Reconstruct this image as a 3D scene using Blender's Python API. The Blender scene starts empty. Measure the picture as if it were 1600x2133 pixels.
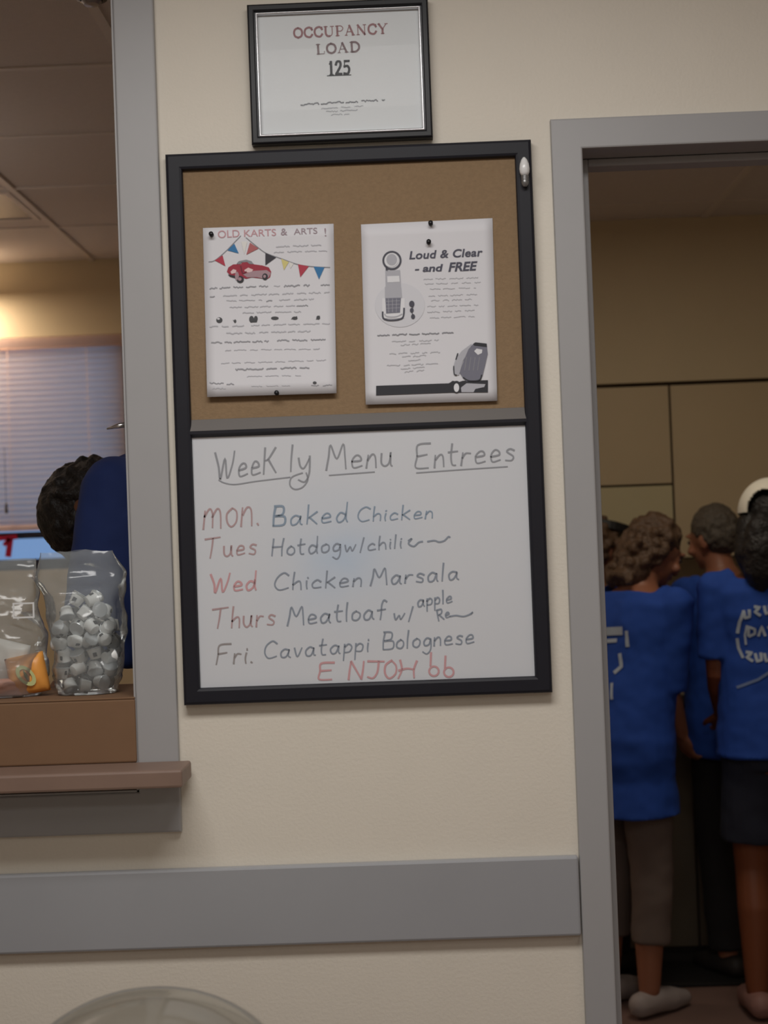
import bpy, bmesh, math, random
import numpy as np
from mathutils import Vector, Matrix, noise
from mathutils.bvhtree import BVHTree
random.seed(7)
SC = bpy.context.scene
COL = SC.collection

# ------------------------------------------------------------------ camera
F_PX, W_PX, H_PX = 3200.0, 1600.0, 2133.0
CAM = Vector((0.0, -2.553, 1.5))
YAW, PITCH, ROLL = math.radians(0.945), math.radians(1.179), math.radians(-2.118)
FWD = Vector((-math.sin(YAW)*math.cos(PITCH), math.cos(YAW)*math.cos(PITCH), math.sin(PITCH)))
_r = FWD.cross(Vector((0, 0, 1))).normalized()
_u = _r.cross(FWD)
RGT = math.cos(ROLL)*_r + math.sin(ROLL)*_u
UPV = -math.sin(ROLL)*_r + math.cos(ROLL)*_u
cd = bpy.data.cameras.new('camera')
cd.sensor_fit = 'HORIZONTAL'; cd.sensor_width = 36.0; cd.lens = F_PX/W_PX*36.0
cd.dof.use_dof = True; cd.dof.focus_distance = 2.85; cd.dof.aperture_fstop = 6.0
cam = bpy.data.objects.new('camera', cd); COL.objects.link(cam)
cam.matrix_world = Matrix(((RGT.x, UPV.x, -FWD.x, CAM.x), (RGT.y, UPV.y, -FWD.y, CAM.y),
                           (RGT.z, UPV.z, -FWD.z, CAM.z), (0, 0, 0, 1)))
SC.camera = cam

# ------------------------------------------------------------------ world, light, exposure
SC.view_settings.view_transform = 'Standard'
SC.view_settings.look = 'None'
SC.view_settings.gamma = 1.0
SC.view_settings.use_curve_mapping = False
SC.view_settings.exposure = 0.0
world = bpy.data.worlds.new('world'); SC.world = world; world.use_nodes = True
wbg = world.node_tree.nodes['Background']
wbg.inputs[0].default_value = (0.27, 0.44, 0.74, 1); wbg.inputs[1].default_value = 0.75

def lamp(name, loc, size, power, color, rot=(0, 0, 0), size_y=None):
    l = bpy.data.lights.new(name, 'AREA'); l.energy = power; l.color = color
    l.shape = 'RECTANGLE'; l.size = size; l.size_y = size_y or size
    o = bpy.data.objects.new(name, l); COL.objects.link(o); o.location = loc; o.rotation_euler = rot
    return o
# front room: ceiling troffers ahead of the wall, out of the frame
lamp('ceiling_lamp', (-0.18, -1.28, 2.66), 1.3, 26.5, (1.0, 0.98, 0.95), size_y=0.5)
lamp('ceiling_lamp', (1.70, -2.60, 2.66), 1.2, 6, (1.0, 0.98, 0.95), size_y=0.6)
lamp('ceiling_lamp', (-0.10, -3.90, 2.66), 1.2, 14, (1.0, 0.98, 0.95), size_y=0.6)
# kitchen: warm lamp fixed above the window, past the left edge of the frame, and two unseen fill lights added
lamp('window_lamp', (-1.95, 3.48, 2.53), 0.5, 9.0, (1.0, 0.80, 0.62), rot=(math.radians(14), 0, 0), size_y=0.10)
lamp('window_lamp', (-1.90, 3.46, 2.58), 0.5, 0.8, (1.0, 0.76, 0.54), rot=(math.radians(180), 0, 0), size_y=0.10)
lamp('kitchen_fill', (0.75, 1.55, 2.66), 0.6, 9.0, (1.0, 0.88, 0.72))  # fill added overhead to brighten the unlit kitchen
lamp('kitchen_fill', (-1.95, 1.60, 2.35), 0.5, 3.0, (1.0, 0.90, 0.82), rot=(math.radians(180), 0, 0))  # unseen uplight added to lift the dark kitchen ceiling

# ------------------------------------------------------------------ helpers
def P(px, py, Y=0.0):
    d = FWD + (px-W_PX/2)/F_PX*RGT + (H_PX/2-py)/F_PX*UPV
    return CAM + d*((Y-CAM.y)/d.y)
def PZ(px, py, Z):
    d = FWD + (px-W_PX/2)/F_PX*RGT + (H_PX/2-py)/F_PX*UPV
    return CAM + d*((Z-CAM.z)/d.z)

def lin(c):
    return tuple(((v/255.0)/12.92 if v/255.0 <= 0.04045 else ((v/255.0+0.055)/1.055)**2.4) for v in c)

MATS = {}
def mat(name, rgb, rough=0.6, metal=0.0, spec=0.5, noise_amt=0.0, noise_scale=20.0, bump=0.0, bump_scale=60.0,
        emit=None, trans=0.0):
    if name in MATS: return MATS[name]
    m = bpy.data.materials.new(name); m.use_nodes = True
    nt = m.node_tree; b = nt.nodes['Principled BSDF']
    c = lin(rgb)
    b.inputs['Base Color'].default_value = (*c, 1)
    b.inputs['Roughness'].default_value = rough
    b.inputs['Metallic'].default_value = metal
    b.inputs['Specular IOR Level'].default_value = spec
    tc = nt.nodes.new('ShaderNodeTexCoord')
    if noise_amt > 0:
        n = nt.nodes.new('ShaderNodeTexNoise'); n.inputs['Scale'].default_value = noise_scale
        n.inputs['Detail'].default_value = 4
        nt.links.new(tc.outputs['Object'], n.inputs['Vector'])
        mr = nt.nodes.new('ShaderNodeMix'); mr.data_type = 'RGBA'
        mr.inputs[6].default_value = (*[max(0, v*(1-noise_amt)) for v in c], 1)
        mr.inputs[7].default_value = (*[min(1, v*(1+noise_amt)) for v in c], 1)
        nt.links.new(n.outputs[0], mr.inputs[0])
        nt.links.new(mr.outputs[2], b.inputs['Base Color'])
    if bump > 0:
        n2 = nt.nodes.new('ShaderNodeTexNoise'); n2.inputs['Scale'].default_value = bump_scale
        n2.inputs['Detail'].default_value = 5
        nt.links.new(tc.outputs['Object'], n2.inputs['Vector'])
        bp = nt.nodes.new('ShaderNodeBump'); bp.inputs['Strength'].default_value = bump
        bp.inputs['Distance'].default_value = 0.01
        nt.links.new(n2.outputs[0], bp.inputs['Height']); nt.links.new(bp.outputs[0], b.inputs['Normal'])
    if emit:
        b.inputs['Emission Color'].default_value = (*lin(emit[0]), 1)
        b.inputs['Emission Strength'].default_value = emit[1]
    MATS[name] = m
    return m

def clear_mat(name, tint, clear, gloss_rough=0.12, rgb=(200, 205, 210), bump=0.0, bump_scale=25.0, gloss=0.5):
    """thin clear plastic or glass: mostly see-through, a little milky, shiny"""
    m = bpy.data.materials.new(name); m.use_nodes = True
    nt = m.node_tree; nt.nodes.clear()
    out = nt.nodes.new('ShaderNodeOutputMaterial')
    tr = nt.nodes.new('ShaderNodeBsdfTransparent'); tr.inputs[0].default_value = (*tint, 1)
    df = nt.nodes.new('ShaderNodeBsdfDiffuse'); df.inputs[0].default_value = (*lin(rgb), 1)
    gl = nt.nodes.new('ShaderNodeBsdfGlossy'); gl.inputs[0].default_value = (1, 1, 1, 1); gl.inputs[1].default_value = gloss_rough
    m1 = nt.nodes.new('ShaderNodeMixShader'); m1.inputs[0].default_value = clear
    nt.links.new(df.outputs[0], m1.inputs[1]); nt.links.new(tr.outputs[0], m1.inputs[2])
    fr = nt.nodes.new('ShaderNodeFresnel'); fr.inputs[0].default_value = 1.45
    ml = nt.nodes.new('ShaderNodeMath'); ml.operation = 'MULTIPLY'; ml.inputs[1].default_value = gloss
    nt.links.new(fr.outputs[0], ml.inputs[0])
    m2 = nt.nodes.new('ShaderNodeMixShader')
    nt.links.new(ml.outputs[0], m2.inputs[0]); nt.links.new(m1.outputs[0], m2.inputs[1]); nt.links.new(gl.outputs[0], m2.inputs[2])
    if bump > 0:
        tc = nt.nodes.new('ShaderNodeTexCoord')
        n2 = nt.nodes.new('ShaderNodeTexNoise'); n2.inputs['Scale'].default_value = bump_scale; n2.inputs['Detail'].default_value = 3
        nt.links.new(tc.outputs['Object'], n2.inputs['Vector'])
        bp = nt.nodes.new('ShaderNodeBump'); bp.inputs['Strength'].default_value = bump; bp.inputs['Distance'].default_value = 0.02
        nt.links.new(n2.outputs[0], bp.inputs['Height'])
        for s in (df, gl): nt.links.new(bp.outputs[0], s.inputs['Normal'])
        nt.links.new(bp.outputs[0], fr.inputs['Normal'])
    nt.links.new(m2.outputs[0], out.inputs[0])
    MATS[name] = m
    return m

def tag(o, label=None, cat=None, group=None, kind=None):
    if label: o['label'] = label
    if cat: o['category'] = cat
    if group: o['group'] = group
    if kind: o['kind'] = kind
    return o

def empty(name, loc, label=None, cat=None, group=None, rz=0.0):
    o = bpy.data.objects.new(name, None); COL.objects.link(o)
    o.location = loc; o.rotation_euler = (0, 0, rz); o.empty_display_size = 0.05
    return tag(o, label, cat, group)

def link(name, bm, m, parent=None, smooth=False, origin=None):
    """bm is in world space (or in parent space when the parent is moved); one mesh object out of it"""
    me = bpy.data.meshes.new(name)
    bmesh.ops.recalc_face_normals(bm, faces=bm.faces)
    bm.to_mesh(me); bm.free()
    if m: me.materials.append(m)
    if smooth:
        for p in me.polygons: p.use_smooth = True
    o = bpy.data.objects.new(name, me); COL.objects.link(o)
    if parent: o.parent = parent
    return o

def B(): return bmesh.new()

def box(bm, lo, hi, bevel=0.0, segs=2):
    x0, y0, z0 = lo; x1, y1, z1 = hi
    vs = [bm.verts.new(v) for v in ((x0, y0, z0), (x1, y0, z0), (x1, y1, z0), (x0, y1, z0), (x0, y0, z1), (x1, y0, z1), (x1, y1, z1), (x0, y1, z1))]
    fs = [bm.faces.new([vs[i] for i in f]) for f in ((0, 3, 2, 1), (4, 5, 6, 7), (0, 1, 5, 4), (1, 2, 6, 5), (2, 3, 7, 6), (3, 0, 4, 7))]
    if bevel > 0:
        es = list({e for f in fs for e in f.edges})
        bmesh.ops.bevel(bm, geom=es, offset=bevel, segments=segs, affect='EDGES', profile=0.5)
    return vs

def ring(bm, x0, x1, z0, z1, w, y0, y1, bevel=0.002, sides='LRTB'):
    """picture-frame style ring of mitred bars in the XZ plane; w = width of the face"""
    a = [(x0, z0), (x1, z0), (x1, z1), (x0, z1)]
    b = [(x0+w, z0+w), (x1-w, z0+w), (x1-w, z1-w), (x0+w, z1-w)]
    names = 'BRTL'
    for i in range(4):
        if names[i] not in sides: continue
        j = (i+1) % 4
        pts = [a[i], a[j], b[j], b[i]]
        lo = [bm.verts.new((p[0], y0, p[1])) for p in pts]
        hi = [bm.verts.new((p[0], y1, p[1])) for p in pts]
        fs = [bm.faces.new(lo), bm.faces.new(hi[::-1])]
        for k in range(4):
            fs.append(bm.faces.new((lo[k], hi[k], hi[(k+1) % 4], lo[(k+1) % 4])))
        if bevel > 0:
            es = [e for e in (bm.edges.get((lo[0], lo[1])), bm.edges.get((lo[2], lo[3]))) if e]
            bmesh.ops.bevel(bm, geom=es, offset=bevel, segments=2, affect='EDGES', profile=0.5)

def lathe(bm, prof, c=(0, 0, 0), seg=24, mtx=None):
    rows = []
    for r, z in prof:
        row = []
        for i in range(seg):
            a = 2*math.pi*i/seg
            v = Vector((r*math.cos(a), r*math.sin(a), z))
            if mtx: v = mtx @ v
            row.append(bm.verts.new(v+Vector(c)))
        rows.append(row)
    for a, b in zip(rows, rows[1:]):
        for i in range(seg):
            bm.faces.new((a[i], a[(i+1) % seg], b[(i+1) % seg], b[i]))
    if prof[0][0] > 1e-5: bm.faces.new(rows[0][::-1])
    if prof[-1][0] > 1e-5: bm.faces.new(rows[-1])
    bmesh.ops.remove_doubles(bm, verts=[v for r in rows for v in r], dist=1e-6)

def ball(bm, c, r, seg=14, rings=10, mtx=None):
    if not hasattr(r, '__len__'): r = (r, r, r)
    M = Matrix.Translation(Vector(c)) @ (mtx.to_4x4() if mtx else Matrix.Identity(4)) @ Matrix.Diagonal((*r, 1))
    bmesh.ops.create_uvsphere(bm, u_segments=seg, v_segments=rings, radius=1.0, matrix=M)

def tube(bm, pts, rad, seg=12, caps=True):
    pts = [Vector(p) for p in pts]
    if not hasattr(rad, '__len__'): rad = [rad]*len(pts)
    rows = []
    up = None
    for i, p in enumerate(pts):
        d = (pts[min(i+1, len(pts)-1)]-pts[max(i-1, 0)])
        d = d.normalized() if d.length > 1e-9 else Vector((0, 0, 1))
        if up is None:
            up = Vector((0, 0, 1)) if abs(d.z) < 0.9 else Vector((0, 1, 0))
        s = d.cross(up)
        s = s.normalized() if s.length > 1e-6 else Vector((1, 0, 0))
        up = s.cross(d)
        rr = rad[i] if hasattr(rad[i], '__len__') else (rad[i], rad[i])
        rows.append([bm.verts.new(p + s*rr[0]*math.cos(2*math.pi*k/seg) + up*rr[1]*math.sin(2*math.pi*k/seg)) for k in range(seg)])
    for a, b in zip(rows, rows[1:]):
        for k in range(seg):
            bm.faces.new((a[k], a[(k+1) % seg], b[(k+1) % seg], b[k]))
    bm.faces.new(rows[0][::-1]); bm.faces.new(rows[-1])
    if caps:
        for p, r in ((pts[0], rad[0]), (pts[-1], rad[-1])):
            r0 = min(r) if hasattr(r, '__len__') else r
            ball(bm, p, r0*0.995, seg=seg, rings=8)

def fuse(name, bm, m, parent, voxel=0.006, smooth=4, disp=0.0, disp_scale=0.06, fn=None):
    """melt overlapping closed shapes into ONE continuous skin"""
    me = bpy.data.meshes.new('melt'); bmesh.ops.recalc_face_normals(bm, faces=bm.faces)
    bm.to_mesh(me); bm.free()
    t = bpy.data.objects.new('melt', me); COL.objects.link(t)
    r = t.modifiers.new('r', 'REMESH'); r.mode = 'VOXEL'; r.voxel_size = voxel; r.use_smooth_shade = True
    s = t.modifiers.new('s', 'SMOOTH'); s.iterations = smooth; s.factor = 0.5
    dg = bpy.context.evaluated_depsgraph_get(); dg.update()
    out = bpy.data.meshes.new_from_object(t.evaluated_get(dg))
    bpy.data.objects.remove(t); bpy.data.meshes.remove(me)
    if disp > 0 or fn:
        out.update()
        nr = [v.normal.copy() for v in out.vertices]
        for v, n in zip(out.vertices, nr):
            q = v.co/disp_scale
            h = noise.noise(q) + 0.5*noise.noise(q*2.1)
            if fn: h += fn(v.co)
            v.co += n*h*disp
    out.name = name
    out.materials.clear(); out.materials.append(m)
    for p in out.polygons: p.use_smooth = True
    o = bpy.data.objects.new(name, out); COL.objects.link(o)
    if parent: o.parent = parent
    return o

def font_mesh(body, shear=0.0, offset=0.0, space=1.0):
    """polygons of a word in the built-in font, scaled to x 0..1 and cap height in its own units"""
    cu = bpy.data.curves.new('t', 'FONT'); cu.body = body; cu.shear = shear; cu.offset = offset; cu.space_character = space
    cu.fill_mode = 'FRONT'
    o = bpy.data.objects.new('t', cu); COL.objects.link(o)
    dg = bpy.context.evaluated_depsgraph_get(); dg.update()
    me = bpy.data.meshes.new_from_object(o.evaluated_get(dg))
    vs = [v.co.copy() for v in me.vertices]; fs = [tuple(p.vertices) for p in me.polygons]
    bpy.data.objects.remove(o); bpy.data.curves.remove(cu); bpy.data.meshes.remove(me)
    return vs, fs

# ------------------------------------------------------------------ materials of the room
M_WALL = mat('cream_paint', (227, 219, 205), rough=0.55, noise_amt=0.03, noise_scale=9, bump=0.08, bump_scale=180)
M_KWALL = mat('kitchen_cream_paint', (214, 196, 160), rough=0.6, noise_amt=0.04, noise_scale=6)
M_GREY = mat('grey_trim_paint', (166, 165, 166), rough=0.42, noise_amt=0.03, noise_scale=12)
M_RAIL = mat('grey_rail_paint', (160, 161, 165), rough=0.38, noise_amt=0.05, noise_scale=7)
M_CEIL = mat('ceiling_tile', (222, 213, 206), rough=0.9, noise_amt=0.05, noise_scale=60, bump=0.2, bump_scale=300)
M_TBAR = mat('ceiling_bar_paint', (225, 215, 205), rough=0.5)
M_FLOOR = mat('dark_brown_floor', (122, 98, 90), rough=0.45, noise_amt=0.25, noise_scale=5)
M_FRAME = mat('black_frame', (29, 29, 37), rough=0.5, spec=0.3, noise_amt=0.1, noise_scale=30)
M_CHROME = mat('chrome', (215, 215, 218), rough=0.22, metal=1.0)

# ------------------------------------------------------------------ setting
OP_L, OP_R, OP_B, OP_T = -1.95, -0.464, 1.105, 2.58       # pass-through opening
D_L, D_R, D_T = 0.309, 1.225, 2.142                        # doorway
WT = 0.14; CEIL = 2.70
KY = 3.66                                                   # far kitchen wall
bm = B()
for lo, hi in (((-3.0, 0, 0), (OP_L, WT, CEIL)), ((OP_L, 0, 0), (OP_R, WT, OP_B)), ((OP_L, 0, OP_T), (OP_R, WT, CEIL)),
               ((OP_R, 0, 0), (D_L-.02, WT, CEIL)), ((D_L-.02, 0, D_T+.02), (D_R+.02, WT, CEIL)), ((D_R+.02, 0, 0), (3.0, WT, CEIL))):
    box(bm, lo, hi)
tag(link('wall_front', bm, M_WALL), kind='structure')
WIN_L, WIN_R, WIN_B, WIN_T = -2.45, P(262, 800, KY).x, P(80, 1164, KY).z-.045, P(120, 700, KY).z
bm = B()
for lo, hi in (((-3.0, KY, 0), (WIN_L, KY+.15, CEIL)), ((WIN_L, KY, 0), (WIN_R, KY+.15, WIN_B)), ((WIN_L, KY, WIN_T), (WIN_R, KY+.15, CEIL)), ((WIN_R, KY, 0), (3.0, KY+.15, CEIL))):
    box(bm, lo, hi)
tag(link('wall_back', bm, M_KWALL), kind='structure')
for nm, lo, hi, m in (('wall_left', (-3.1, -5.0, 0), (-3.0, KY+.15, CEIL), M_WALL), ('wall_right', (3.0, -5.0, 0), (3.1, KY+.15, CEIL), M_WALL),
                      ('wall_rear', (-3.0, -5.1, 0), (3.0, -5.0, CEIL), M_WALL)):
    bm = B(); box(bm, lo, hi); tag(link(nm, bm, m), kind='structure')
bm = B(); box(bm, (-3.1, -5.1, -0.1), (3.1, KY+.15, 0)); tag(link('floor', bm, M_FLOOR), kind='structure')
bm = B(); box(bm, (-3.1, -5.1, CEIL), (3.1, KY+.15, CEIL+.1)); ceiling = tag(link('ceiling', bm, M_CEIL), kind='structure')
bm = B()
gx = PZ(0, 371, CEIL).x
xs = [gx+.605*k for k in range(-2, 8)]
for x in xs:
    if -3 < x < 3: box(bm, (x-.012, WT, CEIL-.006), (x+.012, KY, CEIL))
for k in range(6): box(bm, (-3, WT+.42+.61*k, CEIL-.004), (3, WT+.44+.61*k, CEIL))
link('ceiling_grid', bm, M_TBAR, ceiling)

# soffit above the wall cabinets
UPY = 3.31
UPZ = P(1400, 795, UPY).z
bm = B(); box(bm, (0.35, UPY-.012, UPZ), (3.0, KY, CEIL)); tag(link('wall_soffit', bm, M_KWALL), kind='structure')

# pass-through frame
bm = B()
ring(bm, OP_L-.068, OP_R+.068, OP_B-.068, OP_T+.068, .068, -.014, 0.0, bevel=.003)
for lo, hi in (((OP_R, -.01, OP_B), (OP_R+.004, WT+.01, OP_T)),): pass
box(bm, (OP_R-.003, -.013, OP_B), (OP_R, WT+.012, OP_T)); box(bm, (OP_L, -.013, OP_B), (OP_L+.003, WT+.012, OP_T))
box(bm, (OP_L, -.013, OP_T-.003), (OP_R, WT+.012, OP_T)); box(bm, (OP_L, -.013, OP_B), (OP_R, WT+.012, OP_B+.003))
tag(link('trim_1', bm, M_GREY), kind='structure')
# doorway frame
bm = B()
fw = .051
def frame_bars(bm, x0, x1, z1, w, y0, y1, bev):
    box(bm, (x0-w, y0, 0), (x0, y1, z1+w), bevel=bev); box(bm, (x1, y0, 0), (x1+w, y1, z1+w), bevel=bev)
    box(bm, (x0, y0, z1), (x1, y1, z1+w), bevel=bev)
ring(bm, D_L-fw, D_R+fw, 0, D_T+fw, fw, -.016, WT+.016, bevel=.003, sides='LTR')
door = tag(link('door_1', bm, M_GREY), kind='structure')
bm = B()
frame_bars(bm, D_L+.017, D_R-.017, D_T-.014, .013, .055, .095, .002)
link('door_stop', bm, M_GREY, door)
# chair rail
RZ0, RZ1 = .846, .976
bm = B(); box(bm, (-3.0, -.018, RZ0), (D_L-fw-.002, 0, RZ1), bevel=.004)
tag(link('trim_2', bm, M_RAIL), kind='structure')

# far window with blind
M_BLIND = mat('blind_slat', (228, 220, 218), rough=0.45)
_b = M_BLIND.node_tree
_t = _b.nodes.new('ShaderNodeBsdfTranslucent'); _t.inputs[0].default_value = (1.0, .82, .70, 1)
_mx = _b.nodes.new('ShaderNodeMixShader'); _mx.inputs[0].default_value = 0.82
_b.links.new(_b.nodes['Principled BSDF'].outputs[0], _mx.inputs[1]); _b.links.new(_t.outputs[0], _mx.inputs[2])
_b.links.new(_mx.outputs[0], _b.nodes['Material Output'].inputs[0])
M_DARKFR = mat('dark_window_frame', (52, 58, 80), rough=0.4)
M_GLASS = clear_mat('window_glass', (.93, .96, 1.0), .98, gloss_rough=.03, gloss=.6)
bm = B(); ring(bm, WIN_L, WIN_R, WIN_B, WIN_T, .045, KY+.06, KY+.11, bevel=.003)
zb = P(80, 1113, KY).z
box(bm, (WIN_L+.04, KY+.065, zb-.014), (WIN_R-.04, KY+.105, zb+.012))
win = tag(link('window_1', bm, M_DARKFR), kind='structure')
bm = B(); box(bm, (WIN_L+.04, KY+.083, WIN_B+.04), (WIN_R-.04, KY+.087, WIN_T-.04)); link('window_pane', bm, M_GLASS, win)
bl = empty('window_blind', (0, 0, 0), 'white horizontal slat blind hanging over the far kitchen window', 'blind')
bm = B(); box(bm, (WIN_L+.01, KY-.012, WIN_T-.045), (WIN_R-.006, KY+.03, WIN_T-.004), bevel=.003); link('head_rail', bm, M_BLIND, bl)
BLB = P(80, 1098, KY).z
bm = B()
z = WIN_T-.06
while z > BLB+.015:
    n = 4
    for s in range(1):
        row0 = []; row1 = []
        for k in range(n+1):
            t = k/n-.5
            yy = KY+.012 + t*.011 - (.25-t*t)*.006; zz = z + t*.0265
            row0.append((yy, zz))
        va = [bm.verts.new((WIN_L+.015, y_, z_)) for y_, z_ in row0]; vb = [bm.verts.new((WIN_R-.012, y_, z_)) for y_, z_ in row0]
        for k in range(n): bm.faces.new((va[k], vb[k], vb[k+1], va[k+1]))
    z -= .0232
link('slats', bm, M_BLIND, bl)
bm = B(); box(bm, (WIN_L+.015, KY, BLB-.012), (WIN_R-.012, KY+.026, BLB+.010), bevel=.003); link('bottom_rail', bm, M_BLIND, bl)
for px in (185, 20):
    bm = B(); x = P(px, 900, KY).x; tube(bm, [(x, KY-.004, WIN_T-.03), (x, KY-.004, BLB)], .0012, seg=6, caps=False); link('ladder_cord', bm, M_BLIND, bl)
bm = B(); c = P(13, 1060, KY-.02); tube(bm, [(c.x, c.y, c.z+.25), (c.x, c.y, c.z+.02)], .001, seg=6, caps=False)
lathe(bm, [(.002, .025), (.005, .018), (.007, -.015), (.002, -.02)], c, seg=10); link('pull_cord', bm, mat('cord_grey', (90, 85, 85)), bl)
# red lettering on the pane
M_RED = mat('red_vinyl', (215, 40, 85), rough=.35)
bm = B(); yy = KY+.055
a = P(-28, 1120, yy); b_ = P(38, 1116, yy)
for (p0, p1, w) in (((-30, 1124), (36, 1118), .010), ((20, 1122), (8, 1136), .008), ((22, 1122), (17, 1160), .012)):
    A = P(*p0, yy); C = P(*p1, yy); d = (C-A).normalized(); s = Vector((-d.z, 0, d.x))*w
    pts = [A-s, C-s, C+s, A+s]
    lo = [bm.verts.new((q.x, yy-.003, q.z)) for q in pts]; hi = [bm.verts.new((q.x, yy, q.z)) for q in pts]
    bm.faces.new(lo); bm.faces.new(hi[::-1])
    for k in range(4): bm.faces.new((lo[k], hi[k], hi[(k+1) % 4], lo[(k+1) % 4]))
tag(link('window_lettering', bm, M_RED), 'red T-shaped lettering on the window pane below the blind', 'sign')

# ------------------------------------------------------------------ shelf of the pass-through, box, bags
M_WOOD = mat('tan_laminate', (132, 108, 95), rough=.5, noise_amt=.12, noise_scale=14)
SY = -.12
s_t = P(401, 1581, 0); s_b = P(388, 1641, SY)
SH_T, SH_B, SH_R = s_t.z, s_b.z, s_t.x
sh = empty('serving_shelf', ((OP_L+SH_R)/2, 0, SH_B), 'tan laminate serving shelf along the bottom of the pass-through opening', 'shelf')
bm = B()
x0, x1 = OP_L-.1-sh.location.x, SH_R-sh.location.x
box(bm, (x0, SY, 0), (x1, -.0145, SH_T-SH_B), bevel=.004)
link('shelf_nosing', bm, M_WOOD, sh)
bm = B(); box(bm, (OP_L+.004-sh.location.x, -.0144, SH_T-SH_B-.02), (OP_R-.004-sh.location.x, WT+.16, SH_T-SH_B-.0005)); link('shelf_board', bm, M_WOOD, sh)

M_CARD = mat('cardboard', (126, 95, 69), rough=.8, noise_amt=.06, noise_scale=25)
BXY = -.018
b0 = P(285, 1588, BXY); b1 = P(283, 1452, BXY)
BX_R, BX_T = b0.x, b1.z
BX_L = BX_R-.52; BX_D = .26
cb = empty('cardboard_box', ((BX_L+BX_R)/2, BXY+BX_D/2, SH_T), 'brown cardboard box on the tan serving shelf under the clear bags', 'box')
bm = B(); hx = (BX_R-BX_L)/2; hh = BX_T-SH_T
box(bm, (-hx, -BX_D/2, 0), (hx, BX_D/2, hh-.003), bevel=.003)
link('carton', bm, M_CARD, cb)
for s in (-1, 1):
    bm = B(); box(bm, (-hx, min(s*.002, s*(BX_D/2)), hh-.003), (hx, max(s*.002, s*(BX_D/2)), hh), bevel=.001); link('top_flap', bm, M_CARD, cb)

M_BAG = clear_mat('clear_bag_plastic', (.93, .95, .95),  .80, gloss_rough=.13, rgb=(205, 210, 212), bump=.35, bump_scale=14, gloss=.85)
def bag(name, label, cx, cy, z0, secs, seed, lean=0.0, seg=40):
    """sections: (height, half width, half depth, x shift, y shift)"""
    rt = empty(name, (cx, cy, z0), label, 'bag')
    bm = B(); rows = []
    N = 40
    hs = [s[0] for s in secs]
    for i in range(N+1):
        h = hs[-1]*i/N
        k = max(0, min(len(secs)-2, next((j for j in range(len(secs)-1) if secs[j+1][0] >= h), len(secs)-2)))
        t = (h-secs[k][0])/(secs[k+1][0]-secs[k][0]); t = t*t*(3-2*t)
        hw, hd, sx, sy = [secs[k][q]*(1-t)+secs[k+1][q]*t for q in (1, 2, 3, 4)]
        row = []
        for a in range(seg):
            an = 2*math.pi*a/seg
            ca, sa = math.cos(an), math.sin(an)
            x = hw*math.copysign(abs(ca)**.7, ca); y = hd*math.copysign(abs(sa)**.7, sa)
            p = Vector((x, y, h))
            nz = noise.noise(p*22+Vector((seed, 0, 0)))*.010 + noise.noise(p*55+Vector((0, seed, 0)))*.0045
            fade = min(1.0, h/.02)
            d = Vector((x/hw, y/max(hd, .01), 0))
            if d.length > 0: d.normalize()
            p += d*nz*fade*min(1, hd/.02)
            if i == N: p.z += noise.noise(Vector((x*30, y*30, seed)))*.008
            row.append(bm.verts.new(p+Vector((sx, sy, 0))))
        rows.append(row)
    for a_, b_ in zip(rows, rows[1:]):
        for k in range(seg): bm.faces.new((a_[k], a_[(k+1) % seg], b_[(k+1) % seg], b_[k]))
    bm.faces.new(rows[0][::-1])
    link('bag_film', bm, M_BAG, rt, smooth=True)
    return rt
SCL = 2.50/3200
BY = BXY+.105
gR = P(185, 1452, BY)
zt = BX_T+.001
bagA = bag('clear_bag', 'clear plastic bag full of small white cups on the box beside the grey post', gR.x, BY, zt,
           [(0, .050, .048, 0, 0), (.03, .059, .060, 0, 0), (.072, .057, .058, 0, 0), (.12, .064, .062, 0, 0), (.17, .066, .050, -.002, 0), (.20, .074, .028, -.010, .01), (.244, .062, .006, -.018, .02)], 3.1)
gL = P(5, 1452, BY)
bagB = bag('clear_bag', 'clear plastic bag of orange and white snack packs at the left of the box', gL.x-.022, BY, zt,
           [(0, .088, .055, 0, 0), (.03, .100, .070, 0, 0), (.09, .100, .064, 0, 0), (.16, .092, .036, -.006, .005), (.232, .092, .007, -.008, .02)], 8.4)
# printed outline on the left bag
bm = B()
q0 = P(26, 1256, BY-.058); q1 = P(72, 1287, BY-.058)
ring(bm, q0.x-bagB.location.x, q1.x-bagB.location.x, q1.z-zt, q0.z-zt, .0028, q0.y-BY, q0.y-BY+.0006, bevel=0)
link('printed_outline', bm, mat('white_ink', (225, 225, 225)), bagB)

# white cups inside the right bag
M_CUP = mat('white_cup_plastic', (248, 248, 246), rough=.35, noise_amt=.03)
M_LID = mat('cup_lid_foil', (205, 208, 210), rough=.3, metal=.35)
M_SPECK = mat('dark_print', (60, 62, 66), rough=.5)
def cup_parts():
    r = empty('white_cup', (0, 0, 0), 'small white lidded cup heaped inside the tall clear bag', 'cup', 'white cups in the tall clear bag')
    bm = B(); lathe(bm, [(.0085, -.010), (.0095, -.0095), (.0125, .007), (.0130, .008)], seg=16); link('cup', bm, M_CUP, r, smooth=True)
    bm = B(); lathe(bm, [(.0135, .0075), (.0137, .0082), (.013, .0092), (.0, .0096)], seg=16); link('lid', bm, M_LID, r)
    bm = B(); box(bm, (-.0045, -.0122, -.006), (.002, -.0098, .001)); box(bm, (.001, .0098, -.003), (.005, .0118, .004)); link('print_mark', bm, M_SPECK, r)
    return r
first = cup_parts(); used = False
rnd = random.Random(11)
lay = 0
z = zt+.016
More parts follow.
